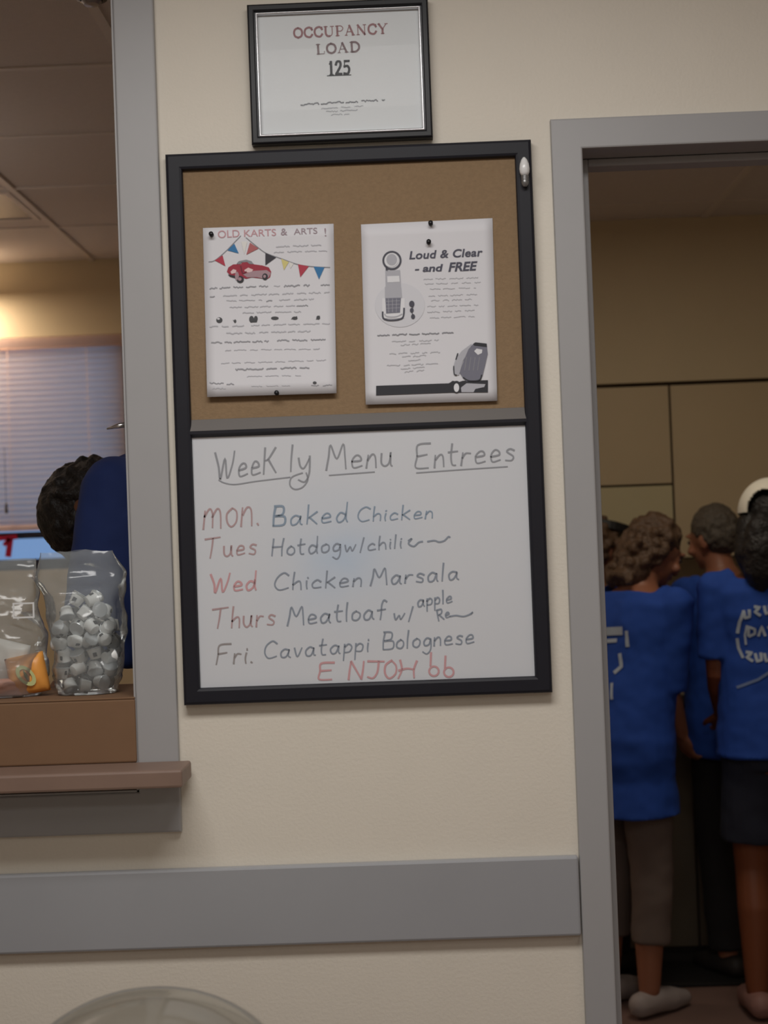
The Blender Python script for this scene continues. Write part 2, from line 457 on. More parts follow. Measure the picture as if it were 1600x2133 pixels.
while z < zt+.175:
    wmax = .046 if z < zt+.03 else (.054 if z < zt+.13 else .050 - (z-zt-.13)*.45)
    for dy in ((-.025, .0, .025) if z < zt+.12 else (-.022, .010)):
        n = max(1, int(2*wmax/.0265)); off = (rnd.random()-.5)*.010
        for i in range(n):
            x = (i-(n-1)/2)*.027+off
            o = first
            if used:
                o = first.copy(); COL.objects.link(o)
                for c in first.children:
                    cc = c.copy(); COL.objects.link(cc); cc.parent = o
            used = True
            o.location = (gR.x+max(-.042, min(.042, x+rnd.uniform(-.002, .002))), BY+dy+rnd.uniform(-.002, .002), z+rnd.uniform(-.004, .004))
            o.rotation_euler = (rnd.choice((0, 1.2, -1.2, 1.57, 3.0))+rnd.uniform(-.5, .5), rnd.uniform(-.8, .8), rnd.uniform(0, 6.28))
    z += .0245

def pillow(name, label, cat, c, size, rgb, rot=(0, 0, 0), seed=0, rough=.4):
    rt = empty(name, c, label, cat); rt.rotation_euler = rot
    bm = B(); n = 16; sx, sy, sz = size
    for side in (-1, 1):
        g = []
        for i in range(n+1):
            row = []
            for j in range(n+1):
                u = i/n*2-1; v = j/n*2-1
                th = (1-abs(u)**4)*(1-abs(v)**3)
                x = u*sx; zz = v*sz; y = side*(sy*math.sqrt(max(th, 0))+.0004) + (noise.noise(Vector((u*2.5, v*2.5, seed+side)))*.003)*th
                row.append(bm.verts.new((x, y, zz)))
            g.append(row)
        for i in range(n):
            for j in range(n): bm.faces.new((g[i][j], g[i+1][j], g[i+1][j+1], g[i][j+1]))
    bmesh.ops.remove_doubles(bm, verts=bm.verts, dist=.0009)
    link('wrapper', bm, mat(name+'_wrap_%d' % seed, rgb, rough=rough, noise_amt=.12, noise_scale=35), rt, smooth=True)
    return rt
M_OVAL = mat('pale_green_ink', (196, 200, 140), rough=.4)
q = P(58, 1412, BY-.028)
pk = pillow('snack_pack', 'orange snack pack with a pale green oval in the left clear bag', 'snack pack', (q.x, q.y, zt+.0365), (.033, .019, .034), (235, 160, 75), rot=(0, -.18, .1), seed=1)
bm = B()
for k in range(24):
    a0, a1 = 2*math.pi*k/24, 2*math.pi*(k+1)/24
    ps = []
    for (a_, r_) in ((a0, 1), (a1, 1), (a1, .62), (a0, .62)):
        ps.append(bm.verts.new((.0125*r_*math.cos(a_), -.0215, .021*r_*math.sin(a_))))
    bm.faces.new(ps)
o = link('oval_emblem', bm, M_OVAL, pk); o.rotation_euler = (0, -.55, 0)
bm = B(); tube(bm, [(-.003, -.0215, -.008), (0, -.0218, 0), (.003, -.0215, .009)], [.0008, .0028, .0008], seg=8); o = link('leaf_mark', bm, mat('green_ink', (120, 130, 70)), pk); o.rotation_euler = (0, -.55, 0)
q = P(15, 1385, BY-.028)
pillow('snack_pack', 'white wrapped snack pack beside the orange one in the left clear bag', 'snack pack', (q.x-.004, q.y+.02, zt+.053), (.034, .016, .042), (228, 222, 214), rot=(.1, .25, -.1), seed=2)
q = P(20, 1430, BY-.05)
pillow('snack_pack', 'pinkish snack pack low at the front of the left clear bag', 'snack pack', (q.x-.014, q.y+.012, zt+.0165), (.034, .012, .0155), (214, 150, 125), rot=(0, 0, .06), seed=3)

# chrome latch on the inside of the post
lv = empty('chrome_latch', P(258, 888, .05), 'small chrome lever latch sticking out left of the grey post', 'latch')
bm = B(); tube(bm, [(-.040, 0, -.003), (-.022, 0, .001), (-.004, 0, .003)], [(.003, .0015), (.005, .004), (.006, .005)], seg=12); link('lever', bm, M_CHROME, lv, smooth=True)
bm = B(); tube(bm, [(-.003, 0, .003), (-.0025, 0, -.010)], .004, seg=10); box(bm, (-.004, -.008, -.016), (.0015, .008, .012), bevel=.001); link('latch_plate', bm, M_CHROME, lv)
lv.location.x = OP_R-.0045

# ceiling fittings
sp = PZ(190, -7, CEIL)
sr = empty('ceiling_sprinkler', (sp.x, sp.y, CEIL), 'round dark-rimmed sprinkler cap on the kitchen ceiling at the top edge', 'sprinkler')
bm = B(); lathe(bm, [(.034, 0), (.034, -.006), (.024, -.009), (.024, 0)], seg=32); link('escutcheon', bm, mat('dark_rim', (45, 42, 45), rough=.35), sr)
bm = B(); lathe(bm, [(.022, -.0), (.022, -.012), (.016, -.018), (0, -.02)], seg=24); link('cap', bm, mat('grey_cap', (170, 165, 165), rough=.3, metal=.6), sr)
ql = PZ(60, 455, CEIL); qn = PZ(60, 395, CEIL)
cl = empty('ceiling_light', (gx-.30, (ql.y+qn.y)/2, CEIL), 'unlit dark ceiling light panel on the kitchen ceiling at the left edge', 'ceiling light')
dy = abs(ql.y-qn.y)/2
bm = B(); ring(bm, -.285, .285, -dy, dy, .02, 0, .008, bevel=0)
bmesh.ops.rotate(bm, verts=bm.verts, cent=(0, 0, 0), matrix=Matrix.Rotation(math.radians(-90), 3, 'X')); link('frame', bm, M_TBAR, cl)
for v in cl.children[0].data.vertices: v.co.z = -abs(v.co.z)
bm = B(); box(bm, (-.265, -dy+.02, -.004), (.265, dy-.02, -.0005)); link('lens', bm, mat('dull_lens', (120, 110, 106), rough=.3), cl)

# ------------------------------------------------------------------ drawing in photo coordinates on a plane Y, in real size on the thing
class Flat:
    def __init__(s, Y, bend=None):
        s.Y = Y; s.bend = bend; s.parts = {}
    def pt(s, px, py, layer):
        y = s.Y - .00035*layer
        if s.bend: y -= s.bend(px, py)
        return P(px, py, y)
    def poly(s, key, pts, layer=1):
        bm = s.parts.setdefault(key, B())
        bm.faces.new([bm.verts.new(s.pt(x, y, layer)) for x, y in pts])
    def ell(s, key, c, rx, ry, layer=1, n=28, rot=0.0, inner=0.0):
        ca, sa = math.cos(rot), math.sin(rot)
        f = lambda a, k: (c[0]+k*(rx*math.cos(a)*ca-ry*math.sin(a)*sa), c[1]+k*(rx*math.cos(a)*sa+ry*math.sin(a)*ca))
        if inner <= 0: s.poly(key, [f(2*math.pi*i/n, 1) for i in range(n)], layer)
        else:
            for i in range(n):
                a0, a1 = 2*math.pi*i/n, 2*math.pi*(i+1)/n
                s.poly(key, [f(a0, 1), f(a1, 1), f(a1, inner), f(a0, inner)], layer)
    def line(s, key, pts, w, layer=1, smooth=True):
        pts = [Vector((p[0], p[1])) for p in pts]
        if smooth and len(pts) > 2:
            q = []
            for i in range(len(pts)-1):
                p0, p1, p2, p3 = pts[max(i-1, 0)], pts[i], pts[i+1], pts[min(i+2, len(pts)-1)]
                for k in range(5):
                    t = k/5
                    q.append(.5*((2*p1)+(p2-p0)*t+(2*p0-5*p1+4*p2-p3)*t*t+(3*p1-p0-3*p2+p3)*t*t*t))
            q.append(pts[-1]); pts = q
        ws = w if hasattr(w, '__len__') else (w, w)
        L = []; R = []
        n = len(pts)
        for i, p in enumerate(pts):
            d = pts[min(i+1, n-1)]-pts[max(i-1, 0)]
            if d.length < 1e-6: d = Vector((1, 0))
            d.normalize(); nn = Vector((-d.y, d.x))
            ww = ws[0]+(ws[1]-ws[0])*i/max(1, n-1)
            if i == 0: p = p-d*ww*.35
            if i == n-1: p = p+d*ww*.35
            L.append(p+nn*ww/2); R.append(p-nn*ww/2)
        bm = s.parts.setdefault(key, B())
        lv = [bm.verts.new(s.pt(p.x, p.y, layer)) for p in L]; rv = [bm.verts.new(s.pt(p.x, p.y, layer)) for p in R]
        for i in range(n-1): bm.faces.new((lv[i], lv[i+1], rv[i+1], rv[i]))
    def word(s, key, txt, p0, p1, cap, shear=0.0, offset=0.0, layer=1, space=1.0):
        vs, fs = font_mesh(txt, shear, offset, space)
        xa = min(v.x for v in vs); xb = max(v.x for v in vs); h = .73
        p0 = Vector(p0); p1 = Vector(p1); d = p1-p0; dn = d.normalized(); up = Vector((dn.y, -dn.x))
        bm = s.parts.setdefault(key, B())
        nv = []
        for v in vs:
            q = p0 + d*((v.x-xa)/(xb-xa)) + up*(v.y/h*cap)
            nv.append(bm.verts.new(s.pt(q.x, q.y, layer)))
        for f in fs:
            try: bm.faces.new([nv[i] for i in f])
            except ValueError: pass
    def scribble(s, key, x0, x1, ya, yb, h, w, seed, layer=1, gaps=(18, 40)):
        """a line of print too small to read: word-like rows of tiny strokes"""
        r = random.Random(seed); x = x0
        while x < x1-4:
            L = min(r.uniform(*gaps), x1-x); xx = x; pts = []
            while xx < x+L:
                t = (xx-x0)/max(1, x1-x0); y = ya+(yb-ya)*t
                pts.append((xx, y+r.uniform(-h/2, h/2))); xx += r.uniform(2.0, 3.6)
            if len(pts) > 1: s.line(key, pts, w, layer, smooth=False)
            x += L+r.uniform(4, 8)
    def build(s, parent, spec):
        for key, (name, m, label) in spec.items():
            if key not in s.parts: continue
            bm = s.parts[key]
            o = link(name, bm, m, parent)
            if parent: o.matrix_parent_inverse = Matrix.Translation(parent.parent.location if parent.parent else parent.location).inverted()
            if label: o['label'] = label

# single-stroke handwriting: x-height .5, capitals 1, descender below 0
HW = {
 'W': '0,1 .14,.45 .2,0 .42,.75 .5,0 .7,.5 .8,1', 'M': '0,0 .08,.5 .14,1 .36,.45 .58,1 .64,.5 .7,0',
 'E': '.5,.98 .06,.95 .03,.5 0,.03 .45,0|.04,.5 .4,.54', 'T': '0,.95 .65,1|.34,.97 .3,.5 .24,0', 'F': '.55,1 .08,.94 .04,.45 0,0|.06,.5 .42,.55',
 'B': '.08,.95 .04,.5 .02,.02|.04,.98 .4,.95 .38,.6 .08,.5|.1,.5 .48,.45 .46,.05 .02,.0', 'C': '.55,.85 .35,1 .1,.75 .02,.35 .2,.02 .55,.12',
 'H': '.05,1 .02,.5 0,0|.5,1 .46,.5 .44,0|.03,.5 .47,.52', 'R': '.04,1 .02,.5 0,0|.04,1 .4,.95 .36,.6 .05,.5|.15,.5 .45,0',
 'N': '0,0 .03,.5 .06,1|.06,1 .5,0|.5,0 .54,.5 .56,1', 'J': '0,1 .6,.98|.4,.98 .38,.35 .25,.02 .02,.12', 'O': '.3,1 .05,.75 .02,.3 .25,0 .5,.25 .52,.7 .3,1',
 'Y': '.05,1 .12,.5 .0,0|.03,.42 .3,.55 .52,.48|.6,.95 .54,.5 .56,0',
 'a': '.36,.42 .2,.5 .03,.3 .08,.03 .25,.05 .37,.35 .38,.45 .38,.1 .45,0', 'b': '.06,1 .03,.5 .04,.05 .25,0 .36,.25 .25,.48 .06,.35',
 'c': '.34,.4 .2,.5 .03,.3 .08,.04 .36,.08', 'd': '.34,.4 .16,.48 .02,.25 .1,.0 .3,.12 .38,.5 .4,1|.38,.5 .37,.2 .42,0',
 'e': '.04,.26 .32,.3 .3,.46 .16,.5 .03,.3 .08,.03 .38,.08', 'f': '.36,.9 .24,1 .16,.75 .14,.3 .12,-.05|0,.48 .32,.5',
 'g': '.34,.42 .18,.5 .03,.3 .1,.05 .3,.12 .36,.45 .36,-.15 .22,-.42 .02,-.3', 'h': '.06,1 .03,.5 .01,0|.03,.3 .2,.5 .32,.4 .34,0',
 'i': '.06,.48 .04,.2 .06,0|.08,.66 .09,.7', 'k': '.06,1 .03,.5 .01,0|.36,.62 .05,.3|.1,.33 .38,0', 'l': '.06,1 .04,.5 .03,0',
 'm': '0,0 .03,.45|.03,.3 .16,.5 .26,.4 .28,0|.28,.3 .42,.5 .52,.4 .54,0', 'n': '0,0 .03,.48|.03,.3 .18,.5 .3,.4 .32,0',
 'o': '.2,.5 .04,.36 .04,.1 .2,0 .34,.14 .34,.38 .2,.5', 'p': '.04,.5 .02,0 0,-.42|.03,.35 .2,.52 .34,.36 .26,.08 .04,.06', 'r': '0,0 .03,.5|.03,.28 .14,.46 .3,.46',
 's': '.32,.44 .16,.5 .06,.38 .28,.2 .24,.02 .02,.04', 't': '.14,.9 .1,.4 .14,.04 .28,.02|0,.55 .32,.58', 'u': '.02,.5 .02,.15 .14,0 .3,.14 .34,.5|.34,.5 .34,.1 .4,0',
 'v': '.02,.5 .16,0 .34,.5', 'w': '.02,.5 .1,.02 .24,.36 .34,.02 .5,.5', 'y': '.02,.5 .06,.15 .2,.08 .34,.45|.36,.52 .34,-.1 .22,-.42 .02,-.34', '/': '.2,1 .06,-.15', '.': '.02,.03 .06,.0', ' ': '',
 'K': '.06,1 .03,.5 0,0|.5,.95 .2,.55 .04,.5|.2,.55 .5,0',
}
def hand(fl, key, txt, p0, p1, cap, w, rnd):
    x = 0; strokes = []
    for ch in txt:
        st = HW[ch]; mx = .25 if ch == ' ' else .10
        for s in st.split('|'):
            pts = [tuple(float(v) for v in q.split(',')) for q in s.split()]
            if pts:
                mx = max(mx, max(q[0] for q in pts)); strokes.append([(x+a+rnd.uniform(-.015, .015), b+rnd.uniform(-.02, .02)) for a, b in pts])
        x += mx+.16
    x -= .16
    p0 = Vector(p0); p1 = Vector(p1); d = p1-p0; dn = d.normalized(); up = Vector((dn.y, -dn.x))
    for s in strokes:
        q = [p0+d*(a/x)+up*(b*cap)+dn*(b*cap*.10) for a, b in s]
        fl.line(key, [(v.x, v.y) for v in q], (w*.95, w*.68))

# ------------------------------------------------------------------ framed occupancy sign
SGY = -.022
c = P(707, 148, SGY)
TL, TR, BL_, BR_ = P(511, 10, SGY), P(890, -8, SGY), P(527, 302, SGY), P(903, 283, SGY)
fx0, fx1 = (TL.x+BL_.x)/2, (TR.x+BR_.x)/2; fz1, fz0 = (TL.z+TR.z)/2, (BL_.z+BR_.z)/2
sg = empty('framed_sign', ((fx0+fx1)/2, 0, fz0), 'black framed occupancy load notice hung above the cork board', 'sign')
def rel(o, bm): bmesh.ops.translate(bm, verts=bm.verts, vec=-Vector(o.location)); return bm
bm = B(); ring(bm, fx0, fx1, fz0, fz1, .0125, SGY, -.001, bevel=.003); link('frame', rel(sg, bm), mat('gloss_black_frame', (26, 26, 30), rough=.35, spec=.25), sg)
bm = B(); ring(bm, fx0+.0125, fx1-.0125, fz0+.0125, fz1-.0125, .0045, SGY+.003, SGY+.012, bevel=.002); link('metal_lip', rel(sg, bm), mat('silver_lip', (205, 205, 208), rough=.25, metal=.9), sg)
M_PAPER = mat('white_paper', (240, 240, 243), rough=.7)
bm = B(); box(bm, (fx0+.012, -.010, fz0+.012), (fx1-.012, -.008, fz1-.012)); sgp = link('paper', rel(sg, bm), M_PAPER, sg)
bm = B(); box(bm, (fx0+.013, -.0135, fz0+.013), (fx1-.013, -.0120, fz1-.013)); link('glass', rel(sg, bm), clear_mat('picture_glass', (.98, .99, .99), .99, gloss_rough=.02, gloss=.03), sg)
bm = B(); box(bm, (fx0+.008, -.006, fz0+.008), (fx1-.008, -.001, fz1-.008)); link('backing', rel(sg, bm), M_CARD, sg)
SERIF = {  # (points, thick?)
 'O': [('.42,1 .15,.85 .05,.5 .15,.15 .42,0', 1), ('.42,1 .7,.85 .8,.5 .7,.15 .42,0', 1)], 'C': [('.75,.75 .6,.96 .42,1 .15,.85 .05,.5 .15,.15 .42,0 .6,.04 .75,.25', 1), ('.75,1 .75,.68', 0)],
 'U': [('.15,1 .15,.3 .3,.03 .5,.0', 1), ('.5,0 .68,.1 .75,.35 .75,1', 0), ('0,1 .32,1', 0), ('.6,1 .9,1', 0)], 'P': [('.15,0 .15,1', 1), ('.15,1 .5,1 .68,.75 .5,.48 .15,.48', 0), ('0,0 .32,0', 0), ('0,1 .2,1', 0)],
 'A': [('.08,0 .42,1', 0), ('.42,1 .76,0', 1), ('.2,.35 .62,.35', 0), ('0,0 .2,0', 0), ('.62,0 .9,0', 0)], 'N': [('.12,0 .12,1', 0), ('.12,1 .75,0', 1), ('.75,0 .75,1', 0), ('0,0 .25,0', 0), ('.62,1 .88,1', 0)],
 'Y': [('.08,1 .42,.45', 1), ('.78,1 .42,.45', 0), ('.42,.45 .42,0', 1), ('0,1 .2,1', 0), ('.65,1 .9,1', 0), ('.28,0 .56,0', 0)], 'L': [('.15,0 .15,1', 1), ('0,0 .65,0 .68,.25', 0), ('0,1 .32,1', 0)],
 'D': [('.15,0 .15,1', 1), ('.15,1 .5,.98 .75,.7 .75,.3 .5,.02 .15,0', 1), ('0,0 .2,0', 0), ('0,1 .2,1', 0)],
 '1': [('.25,0 .25,1', 1), ('.25,1 .08,.82', 0), ('.08,0 .44,0', 0)], '2': [('.08,.75 .2,.98 .45,.98 .52,.75 .42,.5 .08,.03', 1), ('.08,.03 .58,.03', 1)], '5': [('.55,1 .15,1', 1), ('.15,1 .1,.58', 0), ('.1,.58 .4,.62 .55,.35 .4,.03 .06,.06', 1)],
}
def serif(fl, key, txt, p0, p1, cap, thick, thin, fill=1.0):
    x = 0; strokes = []
    for ch in txt:
        mx = 0
        for s, tk in SERIF[ch]:
            pts = [tuple(float(v) for v in q.split(',')) for q in s.split()]
            mx = max(mx, max(q[0] for q in pts)); strokes.append(([(x+a, b) for a, b in pts], tk))
        x += mx+.18
    x -= .18
    p0 = Vector(p0); p1 = Vector(p1); d = p1-p0; dn = d.normalized(); up = Vector((dn.y, -dn.x))
    for s, tk in strokes:
        q = [p0+d*(a/x)+up*(b*cap) for a, b in s]
        fl.line(key, [(v.x, v.y) for v in q], thick if tk else thin, smooth=len(q) > 3)
fl = Flat(-.0101)
serif(fl, 'r', 'OCCUPANCY', (612, 79), (808, 69), 20, 4.2, 1.8)
serif(fl, 'k', 'LOAD', (660, 113), (748, 107), 20, 4.4, 1.8)
serif(fl, 'd', '125', (685, 156), (728, 154), 27, 5.2, 2.2)
fl.line('d', [(682, 158), (731, 156)], 2.2)
fl.scribble('s', 627, 803, 218, 208, 4, 3.0, 5, gaps=(20, 48))
fl.scribble('p', 670, 762, 226, 221, 3, 2.0, 6); fl.scribble('p', 680, 745, 233, 229, 3, 2.0, 7); fl.scribble('p', 690, 730, 239, 237, 3, 1.6, 8)
INK = {k: mat('ink_'+k, v, rough=.6) for k, v in dict(redgrey=(166, 122, 126), greyred=(142, 120, 124), dark=(66, 66, 70), mid=(138, 138, 144), pale=(186, 186, 192), palest=(192, 192, 197), black=(34, 34, 42), slate=(72, 72, 88)).items()}
fl.build(sgp, {'r': ('heading_lettering', INK['redgrey'], 'faded red serif lettering'), 'k': ('heading_lettering', INK['greyred'], None), 'd': ('number_lettering', INK['dark'], None), 's': ('small_print', INK['mid'], None), 'p': ('small_print', INK['pale'], None)})

# ------------------------------------------------------------------ combination board
BDY = -.022
def pav(*pts, Y=BDY): return [P(x, y, Y) for x, y in pts]
c4 = pav((345, 320), (1112, 289), (1146, 1443), (381, 1470))
X0 = (c4[0].x+c4[3].x)/2; X1 = (c4[1].x+c4[2].x)/2; Z1 = (c4[0].z+c4[1].z)/2; Z0 = (c4[2].z+c4[3].z)/2
bd = empty('notice_board', ((X0+X1)/2, 0, Z0), 'black framed board with cork top half and whiteboard bottom half on the cream wall', 'board')
FWB = .0275
bm = B(); ring(bm, X0, X1, Z0, Z1, FWB, BDY, -.001, bevel=.005); link('frame', rel(bd, bm), M_FRAME, bd)
zd1 = P(740, 866, BDY).z; zd0 = P(740, 900, BDY).z
zw = P(740, 893, BDY).z
bm = B()
# divider bar: sloped upper lip then a flat face
prof = [(-.004, zd1-.015), (BDY+.001, zd1-.0155), (BDY+.001, zw+.001), (-.012, zw-.004), (-.004, zw-.004)]
for xa, xb in ((X0+FWB-.002, X1-FWB+.002),):
    va = [bm.verts.new((xa, y, z)) for y, z in prof]; vb = [bm.verts.new((xb, y, z)) for y, z in prof]
    bm.faces.new(va); bm.faces.new(vb[::-1])
    for k in range(len(prof)): bm.faces.new((va[k], va[(k+1) % len(prof)], vb[(k+1) % len(prof)], vb[k]))
dv = link('divider_bar', rel(bd, bm), M_FRAME, bd)
prof = [(-.004, zd1-.0152), (-.004, zd1+.006), (-.0125, zd1+.004), (BDY+.0012, zd1-.0152)]
bm = B(); va = [bm.verts.new((X0+FWB-.002, y, z)) for y, z in prof]; vb = [bm.verts.new((X1-FWB+.002, y, z)) for y, z in prof]
bm.faces.new(va); bm.faces.new(vb[::-1])
for k in range(4): bm.faces.new((va[k], va[(k+1) % 4], vb[(k+1) % 4], vb[k]))
link('sloped_lip', rel(bd, bm), mat('lip_sheen_grey', (92, 86, 82), rough=.5), dv)['label'] = 'sloping upper lip with its sheen painted grey'  # black lip coloured grey for the overhead light it reflects
M_CORK = mat('cork', (142, 117, 88), rough=.85, noise_amt=.16, noise_scale=160, bump=.15, bump_scale=300)
bm = B(); box(bm, (X0+.01, -.011, zd1-.02), (X1-.01, -.002, Z1-.01)); link('cork_panel', rel(bd, bm), M_CORK, bd)
# whiteboard sheet, with the camera's colour bleed painted in as a faint blue tint
M_WB = mat('whiteboard', (214, 216, 221), rough=.3)
nt = M_WB.node_tree; bs = nt.nodes['Principled BSDF']
tc = nt.nodes.new('ShaderNodeTexCoord'); mp = nt.nodes.new('ShaderNodeMapping'); gr = nt.nodes.new('ShaderNodeTexGradient'); gr.gradient_type = 'QUADRATIC_SPHERE'
cw = P(715, 1165, BDY)-Vector(bd.location)
mp.inputs['Scale'].default_value = (1/.20, 1.0, 1/.20); mp.inputs['Location'].default_value = (-cw.x/.20, 0, -cw.z/.20)
nt.links.new(tc.outputs['Object'], mp.inputs['Vector']); nt.links.new(mp.outputs[0], gr.inputs['Vector'])
nz = nt.nodes.new('ShaderNodeTexNoise'); nz.inputs['Scale'].default_value = 9; nt.links.new(tc.outputs['Object'], nz.inputs['Vector'])
mm = nt.nodes.new('ShaderNodeMath'); mm.operation = 'MULTIPLY'; nt.links.new(gr.outputs[1], mm.inputs[0]); nt.links.new(nz.outputs[0], mm.inputs[1])
mx = nt.nodes.new('ShaderNodeMix'); mx.data_type = 'RGBA'; mx.inputs[6].default_value = (*lin((214, 216, 221)), 1); mx.inputs[7].default_value = (*lin((172, 197, 224)), 1)
nt.links.new(mm.outputs[0], mx.inputs[0]); nt.links.new(mx.outputs[2], bs.inputs['Base Color'])
bm = B(); box(bm, (X0+.01, -.011, Z0+.01), (X1-.01, -.002, zw)); wbp = link('whiteboard_panel', rel(bd, bm), M_WB, bd)

fl = Flat(-.0113); R_ = random.Random(3)
hand(fl, 'h', 'WeeK', (449, 998), (574, 985), 54, 4.6, R_); hand(fl, 'h', 'ly', (603, 982), (645, 979), 54, 4.4, R_)
fl.line('h', [(456, 1000), (468, 1006), (490, 1009), (530, 1003), (570, 998), (604, 994)], 2.6)
fl.line('h', [(638, 985), (641, 1000), (630, 1015), (614, 1019), (604, 1010), (608, 994), (630, 985)], 3.0)
hand(fl, 'h', 'Menu', (679, 980), (817, 970), 53, 4.4, R_); fl.line('h', [(686, 990), (780, 983)], 2.6)
hand(fl, 'h', 'Entrees', (866, 976), (1071, 960), 51, 4.4, R_); fl.line('h', [(868, 985), (965, 978), (1057, 972)], 2.6)
hand(fl, 'r', 'mon.', (424, 1101), (541, 1093), 78, 4.4, R_); hand(fl, 'r', 'Tues', (427, 1163), (533, 1154), 41, 4.2, R_)
hand(fl, 'p', 'Wed', (439, 1235), (533, 1228), 38, 5.0, R_); hand(fl, 'r', 'Thurs', (442, 1310), (572, 1302), 43, 4.2, R_); hand(fl, 'g', 'Fri.', (451, 1384), (527, 1380), 42, 4.2, R_)
hand(fl, 'b', 'B', (568, 1096), (592, 1095), 42, 5.6, R_); hand(fl, 'b', 'aked', (604, 1094), (723, 1087), 40, 4.0, R_); hand(fl, 'b', 'Chicken', (744, 1087), (901, 1079), 30, 3.6, R_)
hand(fl, 's', 'Hotdog', (566, 1158), (709, 1149), 35, 4.0, R_); hand(fl, 's', 'w/', (718, 1149), (757, 1146), 26, 3.6, R_); hand(fl, 's', 'chili', (766, 1147), (837, 1141), 28, 3.8, R_)
fl.line('s', [(851, 1126), (858, 1122), (851, 1132), (862, 1138), (872, 1130), (880, 1128)], 3.6); fl.line('s', [(891, 1128), (905, 1126), (915, 1129), (926, 1126), (934, 1118), (937, 1119)], 3.6)
hand(fl, 's', 'Chicken', (571, 1230), (752, 1221), 35, 4.0, R_); hand(fl, 's', 'Marsala', (772, 1220), (955, 1207), 35, 4.2, R_)
hand(fl, 's', 'Meatloaf', (599, 1303), (804, 1288), 38, 4.2, R_); hand(fl, 's', 'w/', (820, 1291), (858, 1290), 26, 3.8, R_)
hand(fl, 's', 'apple', (870, 1264), (942, 1255), 27, 4.0, R_); hand(fl, 's', 'Re', (914, 1293), (938, 1285), 22, 4.0, R_); fl.line('s', [(938, 1284), (950, 1282), (965, 1284), (978, 1280), (985, 1275), (981, 1279)], 3.4)
hand(fl, 's', 'Cavatappi', (550, 1373), (768, 1357), 36, 3.8, R_); hand(fl, 's', 'Bolognese', (797, 1353), (987, 1340), 36, 4.0, R_)
for ch, a, b_ in (('E', 664, 694), ('N', 726, 756), ('J', 764, 797), ('O', 800, 824), ('Y', 829, 865)):
    y = 1416-(a-664)*.022; hand(fl, 'p', ch, (a, y), (b_, y-1), 36, 5.0, R_)
for x, y0, y1, cx, cy in ((898, 1360, 1386, 904, 1398), (928, 1367, 1391, 935, 1400)):
    fl.line('p', [(x, y0), (x-1, y1)], 4.4); fl.ell('p', (cx, cy), 12, 12, inner=.66)
hm = lambda n, c: mat(n, c, rough=.4)
fl.build(wbp, {'h': ('heading_handwriting', hm('grey_marker', (150, 152, 158)), 'grey marker heading'), 'r': ('weekday_handwriting', hm('faded_red_marker', (182, 154, 156)), 'faded red marker weekday names'),
              'p': ('closing_handwriting', hm('pink_marker', (206, 158, 162)), 'pinkish red marker writing'), 'g': ('weekday_handwriting', hm('brown_marker', (156, 150, 150)), None),
              'b': ('menu_handwriting', hm('blue_marker', (140, 156, 174)), 'faded blue marker writing'), 's': ('menu_handwriting', hm('slate_marker', (142, 150, 163)), 'slate blue marker dishes')})

# ------------------------------------------------------------------ flyers
def paper(name, label, corners, Y, bend, m):
    bm = B(); n = 14; g = []
    c = [Vector(q) for q in corners]
    cen = P(sum(q[0] for q in corners)/4, sum(q[1] for q in corners)/4, Y)
    for th in (0, .0004):
        for i in range(n+1):
            row = []
            for j in range(n+1):
                u, v = i/n, j/n
                q = (c[0]*(1-u)+c[1]*u)*(1-v)+(c[3]*(1-u)+c[2]*u)*v
                row.append(bm.verts.new(P(q.x, q.y, Y-bend(q.x, q.y)+th)-cen))
            g.append(row)
    N = n+1
    for i in range(n):
        for j in range(n):
            bm.faces.new((g[i][j], g[i+1][j], g[i+1][j+1], g[i][j+1])); bm.faces.new((g[N+i][j], g[N+i][j+1], g[N+i+1][j+1], g[N+i+1][j]))
    for k in range(n):
        bm.faces.new((g[k][0], g[N+k][0], g[N+k+1][0], g[k+1][0])); bm.faces.new((g[k][n], g[k+1][n], g[N+k+1][n], g[N+k][n]))
        bm.faces.new((g[0][k], g[0][k+1], g[N][k+1], g[N][k])); bm.faces.new((g[n][k], g[N+n][k], g[N+n][k+1], g[n][k+1]))
    o = link(name, bm, m, None, smooth=True); o.location = cen
    return tag(o, label, 'flyer')
M_FLY = mat('flyer_paper', (220, 219, 224), rough=.6)
FY = -.0125
bendL = lambda x, y: .0105*max(0.0, (y-560)/265)**2.2
bendR = lambda x, y: .0005+.0055*max(0.0, (y-600)/240)**2
f1 = paper('flyer', 'left flyer on the cork with a red car under coloured bunting', [(422.7, 475), (695, 466), (701, 819), (431.7, 827)], FY, bendL, M_FLY)
f2 = paper('flyer', 'right flyer on the cork advertising a phone in bold grey lettering', [(752, 467.6), (1026, 454.4), (1036, 835), (762, 843)], FY, bendR, M_FLY)
q2 = lambda x, y: (380+x/4.4444, 440+y/4.4444)
fl = Flat(FY-.0004, bendL)
fl.word('t', 'OLD', q2(330, 248), q2(530, 238), 16, offset=.006); fl.word('t', 'KARTS', q2(572, 236), q2(868, 226), 15, offset=.006)
fl.word('t2', '&', q2(912, 222), q2(972, 220), 15, offset=.012); fl.word('t2', 'ARTS', q2(1032, 216), q2(1250, 206), 13, offset=.006); fl.word('t2', '!', q2(1318, 232), q2(1334, 231), 18)
fl.line('st', [q2(*p) for p in ((245, 468), (300, 455), (400, 372), (470, 300), (540, 228))], 1.8)
fl.line('st', [q2(*p) for p in ((590, 245), (700, 335), (780, 390), (920, 440), (1060, 490), (1200, 512), (1365, 520))], 1.8)
flag = lambda k, *p: fl.poly(k, [q2(*v) for v in p], 2)
flag('fr', (300, 455), (372, 408), (398, 508)); flag('fb', (418, 362), (480, 300), (522, 390)); flag('fo', (625, 290), (705, 345), (592, 402)); flag('fk', (768, 385), (868, 428), (768, 500))
